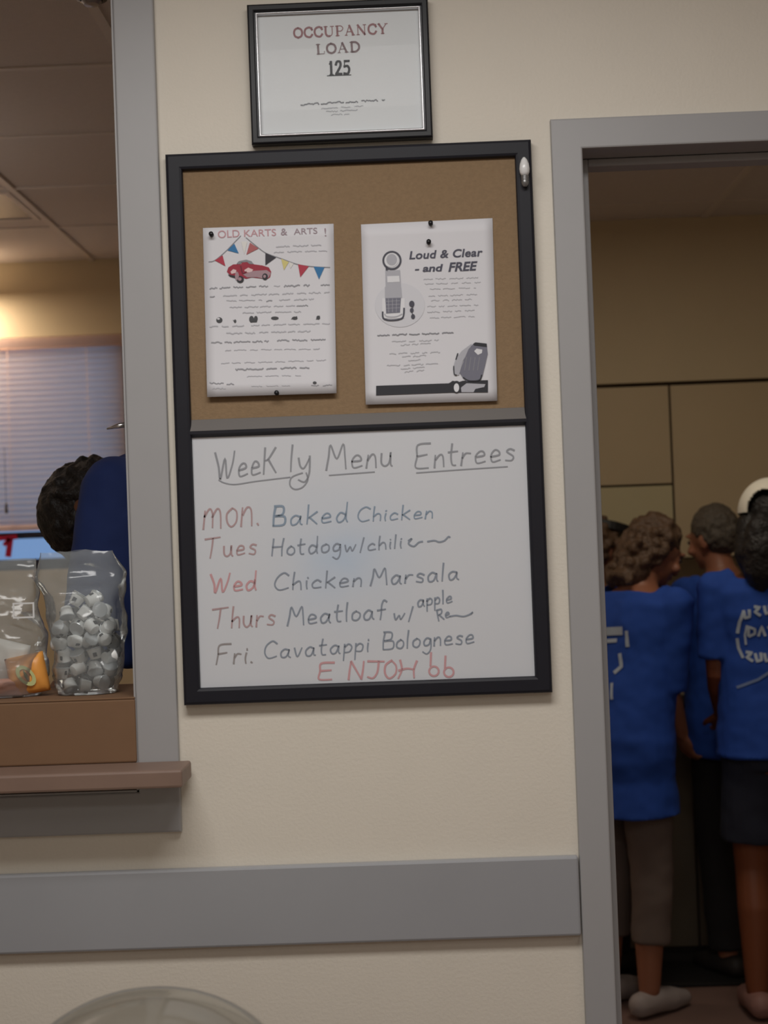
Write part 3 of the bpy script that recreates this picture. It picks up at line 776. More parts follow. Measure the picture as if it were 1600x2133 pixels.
flag('fy', (915, 440), (985, 470), (940, 545)); flag('fw', (985, 468), (1030, 485), (1000, 530)); flag('fr', (1070, 490), (1170, 510), (1092, 610)); flag('fb', (1215, 512), (1315, 520), (1265, 630))
flag('fw', (545, 280), (600, 280), (572, 400))
# red vintage car
cp = lambda k, pts, ly=2: fl.poly(k, [q2(*v) for v in pts], ly)
cp('cr', [(412, 560), (425, 520), (470, 492), (540, 490), (560, 470), (640, 470), (665, 492), (740, 502), (800, 520), (822, 560), (812, 610), (780, 630), (700, 618), (640, 612), (590, 625), (520, 600), (440, 590)])
cp('cg', [(500, 486), (522, 462), (590, 448), (640, 462), (660, 490), (620, 488), (600, 470), (545, 474), (530, 490)], 3)
cp('cp', [(445, 560), (470, 536), (500, 545), (495, 570), (455, 580)], 3); cp('cp', [(572, 545), (610, 522), (655, 540), (640, 566), (585, 566)], 3)
cp('cs', [(560, 585), (660, 552), (780, 545), (818, 570), (800, 612), (760, 628), (690, 610), (600, 612)], 3)
cp('cd', [(420, 585), (520, 602), (500, 622), (440, 605)], 3)
for x, y, rx, ry in ((535, 630, 34, 32), (765, 605, 26, 30)):
    fl.ell('cd', q2(x, y), rx/4.44, ry/4.44, 4); fl.ell('cs', q2(x-4, y-2), rx/9, ry/9, 5)
fl.ell('cs', q2(505, 600), 4, 9, 4); fl.line('cr2', [q2(540, 510), q2(560, 575), q2(590, 560)], 2.6, 4)
# rows of print
def row(k, x0, x1, ya, yb, h, w, sd, gaps=(14, 34)):
    a = q2(x0, ya); b = q2(x1, yb); fl.scribble(k, a[0], b[0], a[1], b[1], h, w, sd, gaps=gaps)
row('d', 255, 800, 715, 692, 3.4, 2.4, 1); row('d', 945, 1180, 692, 686, 3.4, 2.8, 2); row('d', 1285, 1365, 684, 682, 3, 2.6, 3); row('p', 850, 910, 695, 692, 2.4, 1.8, 4)
row('d', 258, 300, 790, 788, 2, 2.4, 5); row('p', 380, 1365, 782, 750, 2.6, 2.2, 6); row('p', 410, 740, 830, 822, 2.2, 1.8, 7); row('d', 780, 830, 830, 828, 2.4, 2.2, 8); row('p', 900, 1220, 822, 814, 2.6, 2.2, 9)
row('p', 440, 1050, 890, 875, 2.4, 2, 10); row('d', 1060, 1190, 877, 870, 2.6, 2.2, 11); row('p', 560, 1100, 940, 928, 2.4, 2.0, 12)
row('p', 255, 590, 1068, 1060, 2.6, 2.4, 13); row('p', 640, 1370, 1056, 1040, 2.4, 2.0, 14); row('p', 410, 1210, 1132, 1108, 2.6, 2.4, 15)
row('d', 270, 800, 1216, 1204, 3.2, 2.6, 16); row('d', 880, 1355, 1196, 1186, 3.2, 2.6, 17); row('p', 400, 460, 1290, 1288, 2.4, 2, 18); row('p', 480, 1200, 1285, 1275, 2, 1.5, 19); row('p', 1215, 1270, 1274, 1272, 2.4, 2.2, 20)
row('p', 360, 1330, 1408, 1378, 2.2, 1.6, 21); row('d', 495, 1180, 1466, 1446, 3.2, 2.8, 22, (20, 60)); row('p', 600, 1100, 1530, 1518, 2, 1.4, 23); row('p', 640, 1000, 1620, 1612, 2, 1.2, 30)
row('p', 870, 1290, 326, 312, 2.6, 2.2, 24); row('p', 850, 1340, 380, 366, 2.4, 1.9, 25)
row('d', 255, 480, 1590, 1600, 3, 2.2, 26); row('p', 280, 420, 1640, 1640, 3, 2.0, 27); row('d', 1195, 1385, 1616, 1608, 2.4, 1.8, 28); fl.ell('i', q2(1225, 1588), 4, 3)
# small pictures in a row
fl.ell('i', q2(342, 1008), 6.5, 6); fl.ell('w', q2(334, 996), 3, 2, 3); fl.ell('i', q2(488, 1018), 2.6, 3.6); fl.line('i', [q2(470, 1008), q2(485, 1030)], 1.2)
fl.ell('i', q2(640, 1000), 5, 7); fl.ell('i', q2(680, 995), 4, 6); fl.poly('i', [q2(630, 1000), q2(695, 1000), q2(690, 1028), q2(632, 1030)]); fl.ell('i', q2(856, 990), 8, 3.6); fl.ell('i', q2(1040, 990), 6, 3.4); fl.line('i', [q2(1010, 998), q2(1060, 975)], 1.6)
fl.ell('i', q2(1258, 985), 4, 4.2); fl.line('i', [q2(1270, 970), q2(1240, 1000)], 1.6)
fm = lambda n, c: mat(n, c, rough=.6)
fl.build(f1, {'t': ('title_lettering', fm('pale_red_ink', (196, 150, 156)), 'pale red title lettering'), 't2': ('title_lettering', fm('grey_title_ink', (160, 142, 150)), None), 'st': ('bunting_string', INK['mid'], None),
              'fr': ('bunting_flag', fm('flag_red', (178, 48, 70)), 'red bunting flags'), 'fb': ('bunting_flag', fm('flag_blue', (40, 116, 170)), 'blue bunting flags'), 'fo': ('bunting_flag', fm('flag_rose', (176, 96, 98)), 'rose bunting flag'),
              'fk': ('bunting_flag', fm('flag_black', (44, 42, 52)), 'black bunting flag'), 'fy': ('bunting_flag', fm('flag_yellow', (214, 202, 130)), 'pale yellow bunting flag'), 'fw': ('bunting_flag', fm('flag_white', (226, 224, 220)), None),
              'cr': ('car_picture', fm('car_red', (158, 34, 58)), 'red car body'), 'cr2': ('car_picture', fm('car_dark_red', (110, 16, 40)), None), 'cg': ('car_picture', INK['mid'], None), 'cp': ('car_picture', fm('car_pink', (226, 196, 196)), None),
              'cs': ('car_picture', fm('car_silver', (168, 138, 146)), None), 'cd': ('car_picture', INK['black'], None), 'd': ('small_print', fm('print_grey', (152, 152, 158)), None), 'p': ('small_print', INK['pale'], 'pale small print'), 'i': ('picture_row', INK['dark'], None), 'w': ('picture_row', M_FLY, None)})
q3 = lambda x, y: (720+x/3.8095, 440+y/3.8095)
fl = Flat(FY-.0004, bendR)
fl.word('k', 'Loud & Clear', q3(505, 380), q3(1090, 355), 17, shear=.18, offset=.026, space=1.05); fl.word('k', '- and', q3(550, 482), q3(775, 474), 15, shear=.18, offset=.03); fl.word('k', 'FREE', q3(815, 478), q3(1050, 466), 19, shear=.25, offset=.03)
fl.ell('k2', q3(368, 390), 20, 20, 2, inner=.80); fl.ell('h', q3(366, 384), 11, 12, 2); fl.ell('w', q3(360, 384), 15.6, 15.6, 1)
fl.poly('k2', [q3(318, 440), q3(340, 462), q3(335, 480), q3(318, 470)], 2)
fl.ell('h0', q3(430, 745), 52, 46, 1, n=40)
for k, p in (('h', ((315, 470), (432, 466), (440, 600), (318, 600))), ('w', ((330, 515), (425, 512), (430, 560), (332, 565))), ('h', ((312, 600), (442, 600), (450, 690), (312, 690))), ('w', ((290, 690), (470, 690), (470, 850), (290, 850)))):
    fl.poly(k, [q3(*v) for v in p], 2 if k == 'h' else 3)
fl.poly('s', [q3(*v) for v in ((315, 690), (440, 686), (432, 805), (322, 812))], 4)
for i in range(3):
    fl.line('h', [q3(340+i*32, 695), q3(342+i*30, 800)], .8, 5); fl.line('h', [q3(320, 715+i*28), q3(432, 710+i*28)], .8, 5)
fl.line('k2', [q3(*v) for v in ((294, 800), (298, 845), (330, 862), (380, 864), (430, 856), (458, 835), (464, 770))], 3.4, 5)
fl.line('h', [q3(*v) for v in ((310, 815), (330, 835), (400, 836), (448, 815))], 2, 5)
for x, y, r in ((525, 735, 5.5), (525, 785, 4), (535, 835, 4.2)): fl.ell('k2', q3(x, y), r, r*1.2, 5)
fl.line('k2', [q3(515, 720), q3(540, 740), q3(525, 790), q3(540, 840)], 1.6, 5)
def row3(k, x0, x1, ya, yb, h, w, sd, gaps=(12, 30)):
    a = q3(x0, ya); b = q3(x1, yb); fl.scribble(k, a[0], b[0], a[1], b[1], h, w, sd, gaps=gaps)
for i, (x0, x1, y) in enumerate(((620, 1080, 535), (630, 1080, 572), (670, 1040, 615), (660, 1050, 668), (680, 1030, 706), (650, 1060, 752), (650, 1060, 796), (670, 1030, 842))): row3('p', x0, x1, y+4, y-10, 2.4, 1.6, 40+i)
row3('m', 255, 855, 985, 965, 3, 2.6, 60, (18, 40))
for i, (x0, x1, y) in enumerate(((370, 740, 1030), (440, 680, 1055), (350, 770, 1125), (450, 660, 1150), (330, 770, 1218), (440, 640, 1245), (470, 620, 1270), (500, 610, 1180))): row3('p', x0, x1, y+5, y-8, 2.8, 1.9, 70+i)
# black band and handset at the foot
fl.poly('b', [q3(*v) for v in ((242, 1385), (820, 1365), (830, 1440), (242, 1462))], 2); row3('s', 270, 780, 1415, 1405, 3, 2, 90)
fl.poly('b', [q3(*v) for v in ((820, 1365), (850, 1345), (900, 1355), (930, 1345), (1130, 1340), (1130, 1438), (830, 1440))], 2)
fl.poly('h', [q3(*v) for v in ((915, 1400), (960, 1365), (1110, 1372), (1100, 1395), (1030, 1410), (1015, 1436), (920, 1436))], 3); fl.ell('w', q3(880, 1400), 5.5, 9, 4); fl.ell('b', q3(880, 1395), 10, 13, 3)
fl.poly('h', [q3(*v) for v in ((850, 1250), (870, 1180), (920, 1110), (1000, 1050), (990, 1090), (930, 1190), (900, 1300), (870, 1300))], 3)
fl.poly('s', [q3(*v) for v in ((905, 1280), (940, 1180), (975, 1095), (1015, 1050), (1120, 1060), (1128, 1130), (1105, 1230), (1085, 1310), (1060, 1345), (960, 1350), (930, 1320))], 4)
fl.poly('b', [q3(*v) for v in ((1012, 1052), (1030, 1040), (1120, 1050), (1122, 1078), (1020, 1066))], 5); fl.poly('w', [q3(*v) for v in ((1020, 1110), (1040, 1090), (1085, 1098), (1082, 1125), (1050, 1140))], 5)
for i in range(4): fl.line('m', [q3(960+i*34, 1160), q3(945+i*34, 1260)], 1.6, 5)
fl.line('b', [q3(*v) for v in ((935, 1320), (980, 1345), (1060, 1340), (1080, 1300))], 2.5, 5); fl.line('b', [q3(890, 1130), q3(876, 1175)], 2.6, 4); fl.line('b', [q3(858, 1230), q3(862, 1290), q3(880, 1300)], 2.2, 5)
fl.build(f2, {'k': ('heading_lettering', INK['slate'], 'bold slanted dark lettering'), 'k2': ('phone_picture', fm('phone_dark', (70, 70, 82)), 'dark phone outline'), 'h': ('phone_picture', fm('phone_grey', (178, 178, 186)), None), 'h0': ('phone_picture', fm('phone_halo', (213, 213, 219)), 'pale grey halo'),
              'w': ('phone_picture', fm('phone_white', (226, 226, 230)), None), 's': ('handset_picture', fm('handset_grey', (116, 116, 130)), 'mid grey handset'), 'b': ('footer_band', INK['black'], 'black band along the foot'), 'm': ('small_print', INK['mid'], None), 'p': ('small_print', INK['palest'], 'pale small print')})

# push pins
def pin(label, px, py, Y, rgb=(25, 25, 30)):
    c = P(px, py, Y); r = empty('push_pin', c, label, 'pin', 'push pins in the flyers')
    rot = Matrix.Rotation(math.radians(90), 4, 'X')
    bm = B(); lathe(bm, [(.0036, 0), (.0038, .0012), (.0022, .0022), (.0020, .0055), (.0038, .0072), (.0040, .0088), (.0, .0094)], seg=16, mtx=rot); link('pin_head', bm, mat('pin_%d' % rgb[0], rgb, rough=.3), r, smooth=True)
    bm = B(); lathe(bm, [(.0005, .0005), (.0005, -.0025), (0, -.004)], seg=8, mtx=rot); link('pin_needle', bm, M_CHROME, r)
pin('black push pin in the top left corner of the red car flyer', 441, 489, FY-.001)
pin('black push pin in the bottom edge of the red car flyer', 577, 819, FY-.0105)
pin('black push pin in the top edge of the phone flyer', 897, 466, FY-.001)
pin('black push pin just above the bold heading of the phone flyer', 893, 505, FY-.001)

# white bulb-shaped clip on the frame
bb = empty('light_bulb', P(1093, 362, BDY-.009), 'small white bulb fixed to the top right corner of the black board frame', 'bulb')
bm = B(); lathe(bm, [(.0055, -.003), (.0078, .002), (.0085, .008), (.0075, .016), (.005, .023), (.002, .027), (0, .028)], seg=24); link('bulb_glass', bm, mat('milky_glass', (232, 232, 232), rough=.2), bb, smooth=True)
bm = B(); lathe(bm, [(0, -.022), (.003, -.021), (.0055, -.017), (.006, -.013), (.0054, -.011), (.0062, -.009), (.0056, -.007), (.0062, -.005), (.006, -.003)], seg=20); link('screw_base', bm, mat('dull_silver', (140, 140, 140), rough=.3, metal=.6), bb, smooth=True)

# ------------------------------------------------------------------ clear dome on a table in front of the wall
DY = -.62
dt = P(305, 2070, DY)
DR, DH = .19, .15
M_DOME = clear_mat('clear_dome_plastic', (.95, .95, .94), .88, gloss_rough=.08, rgb=(150, 148, 142), gloss=.8, bump=.05, bump_scale=6)
TZ = dt.z-DH-.012
tb = empty('round_table', (dt.x-.05, DY-.02, 0), 'round pale table in front of the wall under the clear dome', 'table')
bm = B(); lathe(bm, [(0, TZ-.03), (.36, TZ-.03), (.365, TZ-.02), (.365, TZ-.006), (.36, TZ), (0, TZ)], seg=48); link('tabletop', bm, mat('pale_laminate', (200, 192, 178), rough=.4), tb)
bm = B(); lathe(bm, [(.03, .03), (.03, TZ-.03)], seg=20); link('pedestal', bm, M_FRAME, tb)
bm = B(); lathe(bm, [(0, 0), (.22, 0), (.22, .012), (.04, .03), (0, .03)], seg=36); link('base', bm, M_FRAME, tb)
dm = empty('clear_dome', (dt.x, DY, TZ), 'clear plastic dome cover in the foreground at the bottom left', 'dome')
bm = B(); prof = [(DR+.012, .0), (DR+.012, .006), (DR, .012)] + [(DR*math.cos(t), .012+DH*math.sin(t)) for t in [i/14*math.pi/2 for i in range(1, 14)]] + [(0, .012+DH)]
rows = prof
rws = []
for r_, z_ in prof[:-1]:
    rws.append([bm.verts.new((r_*math.cos(2*math.pi*i/56), r_*math.sin(2*math.pi*i/56), z_)) for i in range(56)])
for a_, b_ in zip(rws, rws[1:]):
    for i in range(56): bm.faces.new((a_[i], a_[(i+1) % 56], b_[(i+1) % 56], b_[i]))
tp = bm.verts.new((0, 0, .012+DH))
for i in range(56): bm.faces.new((rws[-1][i], rws[-1][(i+1) % 56], tp))
link('dome_shell', bm, M_DOME, dm, smooth=True)

# ------------------------------------------------------------------ kitchen cupboards
M_CAB = mat('cupboard_cream', (206, 186, 150), rough=.5, noise_amt=.05, noise_scale=5)
M_CABD = mat('cupboard_dull_brown', (112, 100, 84), rough=.6, noise_amt=.08, noise_scale=6)
M_CAB2 = mat('cupboard_pale', (208, 196, 156), rough=.5, noise_amt=.05, noise_scale=5)
xv = P(1398, 900, UPY).x; zs = P(1330, 1011, UPY).z
def cupboard(name, label, x0, x1, y0, z0, z1, doors, depth):
    r = empty(name, ((x0+x1)/2, y0+depth/2, z0), label, 'cupboard', None)
    bm = B(); box(bm, (x0, y0+.02, z0), (x1, y0+depth, z1)); link('carcass', rel(r, bm), mat('carcass_dark', (70, 56, 42), rough=.7), r)
    for (a, b, c_, d, m) in doors:
        bm = B(); box(bm, (a, y0, c_), (b, y0+.019, d), bevel=.002); link('door', rel(r, bm), m, r)
    return r
g = .004
cupboard('wall_cupboard', 'cream wall cupboard with two stacked doors beside the doorway edge', xv-.62, xv, UPY, 1.40, UPZ-.001,
         [(xv-.615, xv-g, zs+g, UPZ-.014, M_CAB), (xv-.615, xv-g, 1.405, zs-g, M_CAB2)], KY-UPY)
cupboard('wall_cupboard', 'cream wall cupboard with one wide plain door above the white cap', xv+.001, xv+.9, UPY, 1.40, UPZ-.001, [(xv+g, xv+.895, 1.405, UPZ-.014, M_CAB)], KY-UPY)
BCY = 3.03
for i, (a, b, lb) in enumerate(((xv-.62, xv-.02, 'dark lower cupboard behind the person in khaki trousers'), (xv-.019, xv+.58, 'dark lower cupboard behind the person in the white cap'))):
    cupboard('base_cupboard', lb, a, b, BCY, 0.001, .88, [(a+g, (a+b)/2-g/2, .01, .86, M_CABD), ((a+b)/2+g/2, b-g, .01, .86, M_CABD)], KY-BCY-.006)
wt = empty('worktop', (xv, BCY, .881), 'worktop running along the lower kitchen cupboards behind the people', 'worktop')
bm = B(); box(bm, (-.64, -.02, 0), (.60, KY-BCY, .035), bevel=.004); link('worktop_slab', bm, mat('worktop_grey', (120, 112, 104), rough=.35), wt)
m0 = PZ(1600, 2066, 0)
bm = B(); box(bm, (-.55, -.23, 0), (.62, .23, .012), bevel=.004)
o = tag(link('floor_mat', bm, mat('black_rubber', (18, 17, 18), rough=.8)), 'black rubber mat on the kitchen floor in front of the lower cupboards', 'mat'); o.location = (xv+.05, BCY-.24, 0)

# ------------------------------------------------------------------ people
def rotm(ax, a): return Matrix.Rotation(a, 3, ax)
def make_person(label, loc, rz, H, skin, hair, hair_style, shirt, lower, lean=0.0, head=(0, 0, 0), arms=None, lift=(0, 0), hem=.78, sleeve=.55, lower_kind='trousers', lower_hem=.25,
                shoes=(200, 195, 195), stance=None, girth=1.0, cap=None, voxel=.0055):
    s = H/1.70
    root = empty('person', loc, label, 'person', None, rz)
    def LN(v):
        v = Vector(v); t = min(1, max(0, (v.z-.86)/.30)); t = t*t*(3-2*t)
        q = v-Vector((0, 0, .95)); q = rotm('X', -lean*t) @ q
        return q+Vector((0, 0, .95))
    neck = Vector((0, -.005, 1.46))
    HR = rotm('Z', head[0]) @ rotm('X', -head[1]) @ rotm('Y', head[2])
    def HD(v): return LN(neck + HR @ (Vector(v)-neck)) if True else v
    def headball(bm, c, r, seg=16, rg=12):
        t = bmesh.new(); ball(t, (0, 0, 0), r, seg, rg)
        for v in t.verts: v.co = HD(v.co+Vector(c))*s
        m_ = bpy.data.meshes.new('x'); t.to_mesh(m_); t.free(); bm.from_mesh(m_); bpy.data.meshes.remove(m_)
    def loft(bm, rings, seg=28, f=LN, grow=0.0):
        rows = []
        for z_, hx_, hy_, cy_ in rings:
            rows.append([bm.verts.new(f(((hx_*girth+grow)*math.copysign(abs(math.cos(a))**.85, math.cos(a)), cy_+(hy_*girth+grow)*math.copysign(abs(math.sin(a))**.9, math.sin(a)), z_))*s) for a in [2*math.pi*k/seg for k in range(seg)]])
        for a, b in zip(rows, rows[1:]):
            for k in range(seg): bm.faces.new((a[k], a[(k+1) % seg], b[(k+1) % seg], b[k]))
        bm.faces.new(rows[0][::-1]); bm.faces.new(rows[-1])
    TORSO = [(.79, .145, .105, -.005), (.86, .165, .118, -.012), (.93, .163, .115, -.010), (1.02, .142, .102, 0), (1.10, .138, .100, .004), (1.20, .150, .108, .006), (1.30, .166, .110, 0), (1.37, .168, .095, -.006), (1.415, .125, .075, -.008), (1.445, .07, .06, -.008), (1.47, .055, .055, -.006)]
    stance = stance or [((-.085, 0, .86), (-.092, .015, .47), (-.095, -.025, .085)), ((.085, 0, .86), (.092, .015, .47), (.095, -.025, .085))]
    SHO = [LN((-.178+lift[0]*.3, -.008, 1.385+lift[0])), LN((.178-lift[1]*.3, -.008, 1.385+lift[1]))]
    arms = arms or [None, None]
    A = []
    for i, sg_ in enumerate((-1, 1)):
        a = arms[i]
        if a is None: el, wr = SHO[i]+Vector((sg_*.045, -.02, -.29)), SHO[i]+Vector((sg_*.055, .06, -.54))
        else: el, wr = SHO[i]+Vector(a[0]), SHO[i]+Vector(a[1])
        A.append((SHO[i], el, wr))
    bm = B()
    loft(bm, TORSO)
    tube(bm, [LN((0, -.012, 1.43))*s, HD((0, 0, 1.50))*s, HD((0, .004, 1.55))*s], [.058*s, .052*s, .054*s], seg=16)
    headball(bm, (0, -.008, 1.605), (.076, .094, .094)); headball(bm, (0, .028, 1.545), (.058, .062, .068)); headball(bm, (0, .062, 1.505), (.030, .026, .022))
    headball(bm, (0, .070, 1.575), (.052, .022, .050)); headball(bm, (0, .092, 1.620), (.048, .010, .010))
    headball(bm, (0, .096, 1.572), (.011, .014, .026)); headball(bm, (0, .105, 1.555), (.015, .013, .010)); headball(bm, (0, .088, 1.528), (.024, .010, .009))
    for sg_ in (-1, 1):
        headball(bm, (sg_*.078, -.008, 1.575), (.010, .020, .032)); headball(bm, (sg_*.040, .078, 1.558), (.022, .016, .018))
    for (hp, kn, an) in stance:
        hp, kn, an = Vector(hp), Vector(kn), Vector(an)
        tube(bm, [hp*s, (hp*.5+kn*.5+Vector((0, .006, 0)))*s, kn*s, (kn*.68+an*.32+Vector((0, -.012, 0)))*s, an*s], [.088*s*girth, .074*s*girth, .056*s, .056*s*girth, .036*s], seg=16)
        d = Vector((0, 1, 0))
        tube(bm, [(an+Vector((0, -.035, -.045)))*s, (an+Vector((0, .05, -.045)))*s, (an+Vector((0, .14, -.058)))*s], [.034*s, .036*s, .024*s], seg=12)
    for i, (a, b, c) in enumerate(A):
        tube(bm, [a*s, (a*.5+b*.5)*s, b*s, (b*.7+c*.3)*s, c*s], [.050*s, .044*s, .036*s, .037*s, .024*s], seg=14)
        d = (c-b).normalized(); sd = -1 if i == 0 else 1
        side = d.cross(Vector((0, 1, 0)) if abs(d.y) < .8 else Vector((0, 0, 1))).normalized()
        nrm = side.cross(d).normalized()
        pc = c+d*.045
        t = bmesh.new(); ball(t, (0, 0, 0), (.038, .015, .048), 14, 10)
        F3 = Matrix((side, nrm, d)).transposed()
        for v in t.verts: v.co = (F3 @ v.co + pc)*s
        m_ = bpy.data.meshes.new('x'); t.to_mesh(m_); t.free(); bm.from_mesh(m_); bpy.data.meshes.remove(m_)
        for k, (ox, L) in enumerate(((-.029, .062), (-.010, .074), (.010, .070), (.028, .054))):
            p0 = pc+side*ox*.85+d*.022; p1 = p0+d*L*.48+side*ox*.12+nrm*.004; p2 = p1+d*L*.36+nrm*.014; p3 = p2+d*L*.2+nrm*.014
            tube(bm, [p0*s, p1*s, p2*s, p3*s], [.0095*s, .009*s, .0085*s, .007*s], seg=8)
        th0 = c+d*.022-side*.024*1; th1 = th0-side*.026+d*.028+nrm*.010; th2 = th1+d*.028-side*.004+nrm*.010
        tube(bm, [th0*s, th1*s, th2*s], [.012*s, .0105*s, .0085*s], seg=8)
    body = fuse('body', bm, skin, root, voxel=voxel, smooth=4)
    for sg_ in (-1, 1):
        bm = B(); headball(bm, (sg_*.031, .086, 1.594), (.011, .008, .008), 12, 8); link('eye', bm, mat('eye_dark', (40, 30, 28), rough=.2), body, smooth=True)
    # shirt
    bm = B()
    S = [r for r in TORSO if r[0] > hem+.015 and r[0] < 1.44]
    base = [r for r in TORSO if r[0] <= hem+.02][-1:] or [TORSO[1]]
    S = [(hem, max(base[0][1], .165)*1.02+.012, max(base[0][2], .115)*1.02+.012, base[0][3])] + [(r[0], max(r[1], .15 if r[0] < 1.3 else r[1])+.006, max(r[2], .108 if r[0] < 1.25 else r[2])+.006, r[3]) for r in S]
    loft(bm, S, grow=.026)
    for i, (a, b, c) in enumerate(A):
        e = a+(b-a)*sleeve*1.8 if sleeve <= .55 else a+(b-a)*1.0
        d = (e-a)
        tube(bm, [(a-Vector(((1 if i else -1)*.06, 0, -.01)))*s, a*s, (a+d*.5)*s, e*s], [.062*s, .064*s, .063*s, .064*s], seg=18, caps=False)
        ball(bm, a*s, .062*s)
    wr = lambda co: .6*math.sin(co.z/s*34+4*noise.noise(co*5)+co.x*9)*max(0, min(1, (1.25*s-co.z)/.35))
    sh_ = fuse('shirt', bm, shirt, root, voxel=.008, smooth=3, disp=.0045, disp_scale=.07, fn=wr)
    # lower garment
    bm = B()
    loft(bm, [(.80, .150, .112, -.008), (.87, .170, .122, -.012), (.95, .166, .116, -.01), (1.02, .15, .106, 0)], grow=.010)
    for (hp, kn, an) in stance:
        hp, kn, an = Vector(hp), Vector(kn), Vector(an)
        if lower_kind == 'trousers':
            e = kn+(an-kn)*((kn.z-lower_hem)/(kn.z-an.z))
            tube(bm, [hp*s, ((hp+kn)/2)*s, kn*s, e*s], [.092*s*girth, .084*s*girth, .072*s*girth, .066*s*girth], seg=18, caps=False)
        else:
            e = hp+(kn-hp)*((hp.z-lower_hem)/(hp.z-kn.z))
            tube(bm, [hp*s, ((hp+e)/2)*s, e*s], [.098*s*girth, .100*s*girth, .100*s*girth], seg=18, caps=False)
    fuse('trousers' if lower_kind == 'trousers' else 'shorts', bm, lower, root, voxel=.008, smooth=3, disp=.005, disp_scale=.09)
    # shoes
    for (hp, kn, an) in stance:
        an = Vector(an); bm = B()
        tube(bm, [(an+Vector((0, -.045, -.040)))*s, (an+Vector((0, .03, -.036)))*s, (an+Vector((0, .10, -.048)))*s, (an+Vector((0, .165, -.056)))*s], [.042*s, .045*s, .042*s, .028*s], seg=14)
        for v in bm.verts: v.co.z = max(v.co.z, .002)
        fuse('shoe', bm, mat('shoe_%d_%d' % shoes[:2], shoes, rough=.6), root, voxel=.007, smooth=2)
    # hair
    bm = B(); r_ = random.Random(len(label))
    headball(bm, (0, -.018, 1.625), (.084, .094, .092))
    if hair_style == 'curly':
        headball(bm, (0, -.050, 1.545), (.080, .062, .085)); headball(bm, (0, -.050, 1.49), (.074, .052, .075))
        for k in range(90): headball(bm, (r_.uniform(-.075, .075), r_.uniform(-.11, -.06), r_.uniform(1.42, 1.58)), r_.uniform(.014, .022), 8, 6)
        headball(bm, (0, -.040, 1.585), (.086, .074, .085))
        for k in range(170):
            th = r_.uniform(0, 6.28); ph = math.acos(r_.uniform(-.75, 1))
            d = Vector((math.sin(ph)*math.cos(th), math.sin(ph)*math.sin(th), math.cos(ph)))
            if d.y > .45 and d.z < .55: continue
            if d.y > .1 and d.z < -.05: continue
            headball(bm, Vector((0, -.022, 1.605))+Vector((d.x*.090, d.y*.092, d.z*.098)), r_.uniform(.013, .024), 8, 6)
    elif hair_style == 'short':
        headball(bm, (0, -.035, 1.59), (.080, .070, .075))
        for k in range(260):
            th = r_.uniform(0, 6.28); ph = math.acos(r_.uniform(-.5, 1))
            d = Vector((math.sin(ph)*math.cos(th), math.sin(ph)*math.sin(th), math.cos(ph)))
            if d.y > .4 and d.z < .6: continue
            if d.y > .0 and d.z < -.05: continue
            headball(bm, Vector((0, -.020, 1.608))+Vector((d.x*.084, d.y*.090, d.z*.096)), r_.uniform(.006, .011), 8, 6)
    else:
        headball(bm, (0, -.040, 1.58), (.084, .072, .09))
        pts = [(0, -.10, 1.615), (0, -.135, 1.57), (0, -.135, 1.50), (0, -.125, 1.42), (0, -.115, 1.36)]
        tube(bm, [HD(p)*s for p in pts], [.030*s, .052*s, .062*s, .055*s, .022*s], seg=14)
        tube(bm, [HD((-.05, -.06, 1.58))*s, HD((-.05, -.095, 1.48))*s, HD((-.035, -.1, 1.41))*s], [.05*s, .045*s, .02*s], seg=12)
        tube(bm, [HD((.05, -.06, 1.58))*s, HD((.05, -.095, 1.48))*s, HD((.035, -.1, 1.41))*s], [.05*s, .045*s, .02*s], seg=12)
    fuse('hair', bm, hair, root, voxel=.006, smooth=2, disp=.004, disp_scale=.02)
    if cap:
        bm = B(); seg, rg = 96, 30; rows = []
        for th in (0, .004):
            R2 = []
            for i in range(rg+1):
                ph = (i/rg)*math.pi/2*1.06
                R2.append([bm.verts.new(HD((0+(.099+th)*math.sin(ph)*math.cos(2*math.pi*k/seg), -.016+(.114+th)*math.sin(ph)*math.sin(2*math.pi*k/seg), 1.63+(.112+th)*math.cos(ph)))*s) for k in range(seg)])
            rows.append(R2)
        def hole(i, k):
            a = 2*math.pi*(k+.5)/seg; ph = ((i+.5)/rg)*math.pi/2
            da = (a-1.5*math.pi)
            return (da/.62)**2 + ((math.pi/2-ph)/.70)**2 < 1
        for i in range(rg):
            for k in range(seg):
                if hole(i, k): continue
                for R2, rv in ((rows[0], 1), (rows[1], 0)):
                    f_ = (R2[i][k], R2[i][(k+1) % seg], R2[i+1][(k+1) % seg], R2[i+1][k])
                    bm.faces.new(f_[::-1] if rv else f_)
        cp_ = link('cap', bm, cap, root, smooth=True)
        bm = B(); n = 20; top = []; 
        for th in (0, .003):
            g0 = []
            for k in range(n+1):
                a = math.pi*(.12+.76*k/n)
                g0.append((bm.verts.new(HD((.100*math.cos(a), -.016+.115*math.sin(a), 1.628+th))*s), bm.verts.new(HD((.088*math.cos(a), .03+.155*math.sin(a), 1.612-.02*abs(math.cos(a))+th))*s)))
            top.append(g0)
        for g0 in top:
            for k in range(n): bm.faces.new((g0[k][0], g0[k+1][0], g0[k+1][1], g0[k][1]))
        for k in range(n): bm.faces.new((top[0][k][1], top[0][k+1][1], top[1][k+1][1], top[1][k][1]))
        link('cap_brim', bm, cap, cp_, smooth=True)
    return root, sh_

